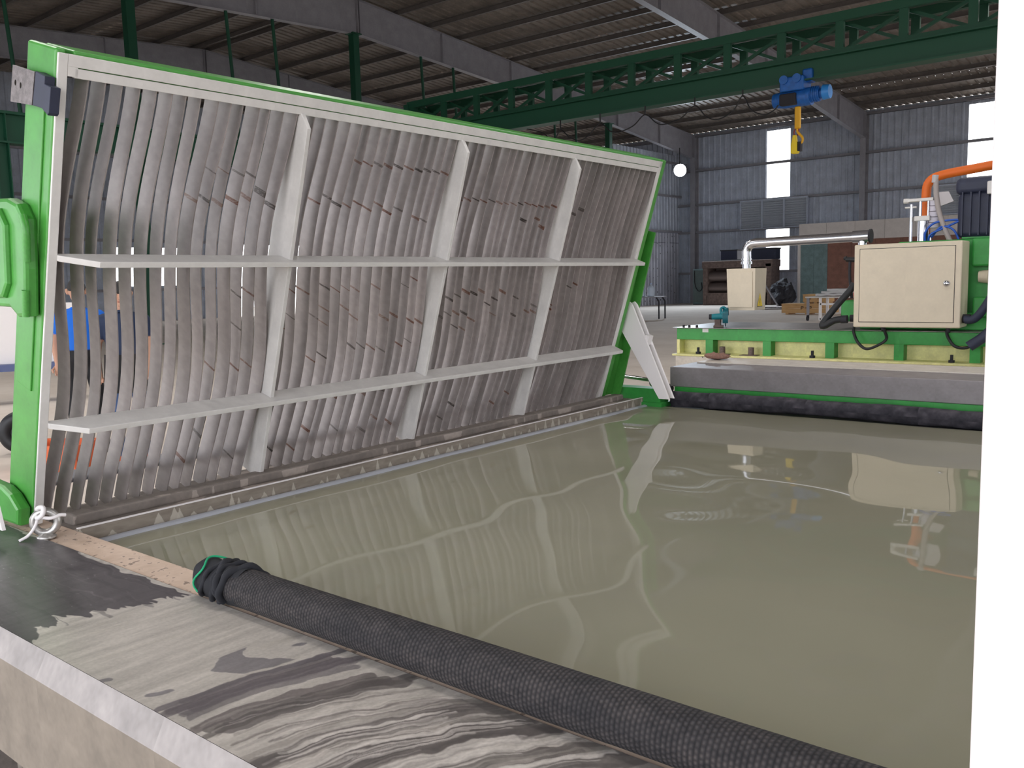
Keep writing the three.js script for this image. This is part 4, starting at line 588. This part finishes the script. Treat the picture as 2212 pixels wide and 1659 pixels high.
{ const o = group('power_cable', -1.5, 0.985, -7.44); mesh('cable', tube([V(-0.13, 0.215, -0.02), V(-0.13, 0.16, 0), V(-0.07, 0.08, 0.03), V(0.02, 0.07, 0.04), V(0.1, 0.13, 0.03), V(0.16, 0.22, 0)], 0.012, 60, 8), M.black, o); mesh('plug', cyl(V(-0.13, 0.18, -0.01), V(-0.13, 0.218, -0.02), 0.018), M.dark, o); tag(o, 'black cable loop hanging under the right end of the cabinet', 'cable'); }

// ───────────────────────── people behind the slats ─────────────────────────
function sdBody(bones, blend, lo, hi, cell, colour) {
  const size = [hi[0] - lo[0], hi[1] - lo[1], hi[2] - lo[2]], S = Math.max(...size), res = Math.ceil(S / cell) + 2;
  const mc = new MarchingCubes(res, new THREE.MeshBasicMaterial(), false, false, 200000); mc.isolation = 0;
  const c = [0, 1, 2].map((k) => (lo[k] + hi[k]) / 2), half = S / 2, n = res;
  const dist = (x, y, z, who) => { let d = 1e9, best = 0, bd = 1e9;
    for (let b = 0; b < bones.length; b++) { const [p, q, r0, r1, , sx] = bones[b], ax = q[0] - p[0], ay = q[1] - p[1], az = q[2] - p[2], px = (x - p[0]), py = y - p[1], pz = z - p[2]; const t = clamp((px * ax + py * ay + pz * az) / (ax * ax + ay * ay + az * az + 1e-9));
      const ex = (px - ax * t) * (sx || 1), ey = py - ay * t, ez = pz - az * t, e = Math.sqrt(ex * ex + ey * ey + ez * ez) - (r0 + (r1 - r0) * t); if (e < bd) { bd = e; best = b; } const h = clamp(0.5 + 0.5 * (d - e) / blend); d = d * (1 - h) + e * h - blend * h * (1 - h); }
    return who ? best : d; };
  for (let k = 0; k < n; k++) for (let j = 0; j < n; j++) for (let i = 0; i < n; i++) { const f = (q, a) => c[a] + (q - n / 2) / (n / 2) * half; mc.field[i + j * n + k * n * n] = -dist(f(i, 0), f(j, 1), f(k, 2)); }
  mc.update(); const cnt = mc.count, P = mc.positionArray.slice(0, cnt * 3), Nn = mc.normalArray.slice(0, cnt * 3), K = new Float32Array(cnt * 3);
  for (let i = 0; i < cnt; i++) { for (let a = 0; a < 3; a++) P[3 * i + a] = c[a] + P[3 * i + a] * half; const col = colour(bones[dist(P[3 * i], P[3 * i + 1], P[3 * i + 2], true)][4], P[3 * i], P[3 * i + 1], P[3 * i + 2]); K[3 * i] = col[0]; K[3 * i + 1] = col[1]; K[3 * i + 2] = col[2]; }
  const g = new THREE.BufferGeometry(); g.setAttribute('position', new THREE.BufferAttribute(P, 3)); g.setAttribute('normal', new THREE.BufferAttribute(Nn, 3)); g.setAttribute('color', new THREE.BufferAttribute(K, 3)); return g;
}
const lin = (h) => { const c = new THREE.Color(h); return [c.r, c.g, c.b]; };
function person(x, z, turn, h, pal, pose, label) {
  const s = h / 1.75, o = group('person', x, 0, z, turn), B = [], b = (p, q, r0, r1, k, sx) => B.push([p.map((v) => v * s), q.map((v) => v * s), r0 * s, r1 * s, k, sx]);
  b([0, 0.98, 0], [0, 1.12, 0], 0.125, 0.12, 'trousers', 0.78); b([0, 1.12, 0], [0, 1.36, 0.0], 0.12, 0.13, 'shirt', 0.72); b([-0.13, 1.4, 0], [0.13, 1.4, 0], 0.075, 0.075, 'shirt');
  b([0, 1.42, 0], [0, 1.54, 0.015], 0.052, 0.048, 'skin');
  for (const d of [-1, 1]) { const P = pose[d < 0 ? 'l' : 'r'];
    b([d * 0.09, 0.95, 0], P.knee, 0.088, 0.06, 'trousers'); b(P.knee, P.ankle, 0.06, 0.042, 'shin'); b([P.ankle[0], 0.035, P.ankle[2] - 0.03], [P.ankle[0] + d * 0.02, 0.03, P.ankle[2] + 0.16], 0.042, 0.034, 'shoe');
    b([d * 0.185, 1.4, 0], [(d * 0.185 + P.elbow[0]) / 2, (1.4 + P.elbow[1]) / 2, P.elbow[2] / 2], 0.062, 0.054, 'shirt'); b([(d * 0.185 + P.elbow[0]) / 2, (1.4 + P.elbow[1]) / 2, P.elbow[2] / 2], P.elbow, 0.046, 0.04, 'arm'); b(P.elbow, P.hand, 0.04, 0.027, 'arm'); }
  const colour = (k, X, Y) => k === 'shirt' ? pal.shirt : k === 'trousers' ? (Y > 1.06 * s ? pal.shirt : pal.trousers) : k === 'shin' ? pal.shin : k === 'shoe' ? pal.shoe : pal.skin;
  const bg = sdBody(B, 0.03 * s, [-0.55 * s, -0.02, -0.4 * s], [0.55 * s, 1.6 * s, 0.4 * s], 0.017, colour);
  // head
  const Hd = [], hy = 1.635 * s; const hb = (p, q, r0, r1, k, sx) => Hd.push([[p[0] * s, hy + p[1] * s, p[2] * s], [q[0] * s, hy + q[1] * s, q[2] * s], r0 * s, r1 * s, k, sx]);
  hb([0, 0.03, -0.015], [0, 0.03, 0.01], 0.093, 0.088, 'face', 1.15); hb([0, -0.04, 0.025], [0, -0.075, 0.045], 0.062, 0.036, 'face'); hb([0, 0.01, 0.095], [0, -0.025, 0.108], 0.009, 0.014, 'face'); hb([-0.02, -0.055, 0.09], [0.02, -0.055, 0.09], 0.008, 0.008, 'lip');
  for (const d of [-1, 1]) { hb([d * 0.084, 0.0, -0.01], [d * 0.088, 0.028, -0.016], 0.014, 0.02, 'face'); hb([d * 0.033, 0.022, 0.086], [d * 0.033, 0.022, 0.088], 0.009, 0.009, 'eye'); }
  hb([0, -0.1, -0.01], [0, -0.06, 0], 0.048, 0.05, 'face');
  const hg = sdBody(Hd, 0.014 * s, [-0.14 * s, hy - 0.15 * s, -0.14 * s], [0.14 * s, hy + 0.15 * s, 0.14 * s], 0.006, (k, X, Y, Z) => k === 'eye' ? [0.02, 0.015, 0.012] : k === 'lip' ? [0.42, 0.16, 0.12] : pal.skin);
  // hands: a palm, four fingers and a thumb each
  const hands = []; for (const d of [-1, 1]) { const P = pose[d < 0 ? 'l' : 'r'], e = V(...P.elbow), w = V(...P.hand), ax = w.clone().sub(e).normalize(), side = V(0, 0, 1).cross(ax).normalize(), nn = ax.clone().cross(side), A = []; const at = (a, q, k) => w.clone().addScaledVector(ax, a).addScaledVector(side, q).addScaledVector(nn, k).multiplyScalar(s).toArray();
    A.push([at(0.0, 0, 0), at(0.07, 0, 0), 0.028 * s, 0.032 * s, 'skin']); for (let f = 0; f < 4; f++) { const q = -0.03 + f * 0.02, L = [0.06, 0.075, 0.07, 0.055][f]; A.push([at(0.08, q, 0), at(0.08 + L * 0.55, q, 0.012), 0.0095 * s, 0.009 * s, 'skin'], [at(0.08 + L * 0.55, q, 0.012), at(0.08 + L * 0.9, q, 0.035), 0.009 * s, 0.008 * s, 'skin']); }
    A.push([at(0.03, 0.03 * d, 0.0), at(0.07, 0.055 * d, 0.02), 0.012 * s, 0.01 * s, 'skin'], [at(0.07, 0.055 * d, 0.02), at(0.1, 0.05 * d, 0.035), 0.01 * s, 0.009 * s, 'skin']);
    const m = w.clone().addScaledVector(ax, 0.07).multiplyScalar(s), R = 0.13 * s; hands.push(sdBody(A, 0.008 * s, [m.x - R, m.y - R, m.z - R], [m.x + R, m.y + R, m.z + R], 0.006, () => pal.skin)); }
  mesh('body', mergeGeometries([bg, hg, ...hands]), new THREE.MeshPhysicalMaterial({ vertexColors: true, roughness: 0.75 }), o);
  const hr = sdBody([[[0, hy + 0.045 * s, -0.03 * s], [0, hy + 0.06 * s, 0.02 * s], 0.098 * s, 0.088 * s, 'h', 1.1], [[0, hy + 0.0 * s, -0.055 * s], [0, hy - 0.04 * s, -0.05 * s], 0.07 * s, 0.05 * s, 'h']], 0.02, [-0.15 * s, hy - 0.1 * s, -0.17 * s], [0.15 * s, hy + 0.2 * s, 0.15 * s], 0.008, () => pal.hair);
  mesh('hair', hr, new THREE.MeshPhysicalMaterial({ vertexColors: true, roughness: 0.6 }), o);
  mesh('collar', norm(new THREE.TorusGeometry(0.066 * s, 0.014 * s, 8, 24).rotateX(Math.PI / 2 - 0.25).translate(0, 1.475 * s, 0.012 * s)), mat(new THREE.Color(...pal.shirt), 0.8), o);
  tag(o, label, 'person'); return o;
}
const skin = [0.52, 0.29, 0.2], hair = [0.012, 0.01, 0.01];
person(-9.1, -4.2, 1.1, 1.76, { shirt: lin(0x0a6ad8), trousers: lin(0x141418), shin: lin(0x141418), shoe: lin(0x1c1a1a), skin, hair }, { l: { knee: [-0.11, 0.52, 0.03], ankle: [-0.13, 0.09, 0], elbow: [-0.24, 1.14, -0.03], hand: [-0.22, 0.93, 0.08] }, r: { knee: [0.13, 0.52, 0.05], ankle: [0.16, 0.09, 0], elbow: [0.27, 1.15, -0.02], hand: [0.36, 0.95, 0.1] } }, 'person in a bright blue polo shirt and black trousers behind the slats');
{ const o = person(-8.12, -4.16, 1.0, 1.72, { shirt: lin(0x1c2c4a), trousers: lin(0x3c5680), shin: lin(0x3c5680), shoe: lin(0xd8673a), skin, hair }, { l: { knee: [-0.1, 0.5, 0.03], ankle: [-0.11, 0.09, 0], elbow: [-0.26, 1.14, -0.05], hand: [-0.24, 0.92, 0.06] }, r: { knee: [0.11, 0.5, 0.05], ankle: [0.13, 0.09, 0], elbow: [0.24, 1.14, -0.02], hand: [0.2, 0.93, 0.12] } }, 'person in a navy shirt, black waist apron and blue jeans behind the slats');
  mesh('apron', norm(new THREE.CylinderGeometry(0.185, 0.21, 0.36, 28, 6, true, -1.6, 3.2)).translate(0, 0.88, 0.0), mat(0x131317, 0.85), o); }
{ const o = group('storage_crate', -8.4, 0, -3.6, 0.6); const t = 0.02, w = 0.28, d = 0.2, h = 0.26; mesh('crate_body', [bx(-w, w, 0, t, -d, d), bx(-w, w, 0, h, d - t, d), bx(-w, w, 0, h, -d, -d + t), bx(-w, -w + t, 0, h, -d, d), bx(w - t, w, 0, h, -d, d)], mat(0xdc6a3a, 0.55), o); mesh('rim', [bx(-w - 0.02, w + 0.02, h - 0.03, h, d, d + 0.02), bx(-w - 0.02, w + 0.02, h - 0.03, h, -d - 0.02, -d), bx(w, w + 0.02, h - 0.03, h, -d, d), bx(-w - 0.02, -w, h - 0.03, h, -d, d)], mat(0xdc6a3a, 0.55), o); tag(o, 'open orange plastic crate on the floor behind the slats', 'crate'); }
{ const o = group('white_slab', -14.2, 0, -5.5, 1.2); mesh('slab', rbx(-0.9, 0.9, 0.6, 1.5, -0.05, 0.05, 0.01), M.whiteClean, o); mesh('rack_foot', [bx(-0.9, 0.9, 0.5, 0.6, -0.2, 0.2), bx(-0.8, -0.7, 0, 0.5, -0.2, 0.2), bx(0.7, 0.8, 0, 0.5, -0.2, 0.2)], mat(0x5a6690, 0.6), o); tag(o, 'white board on a blue grey rack left of the green post', 'board'); }
{ const o = group('rubber_wheel', -9.6, 0, -3.75, 0.9); mesh('tyre', norm(new THREE.TorusGeometry(0.15, 0.075, 14, 36).translate(0, 0.225, 0)), M.black, o); mesh('hub', cyl(V(0, 0.225, -0.05), V(0, 0.225, 0.05), 0.09, 0.09, 20), M.dark, o); tag(o, 'black rubber wheel on the floor left of the green post', 'wheel'); }

renderer.render(scene, camera);
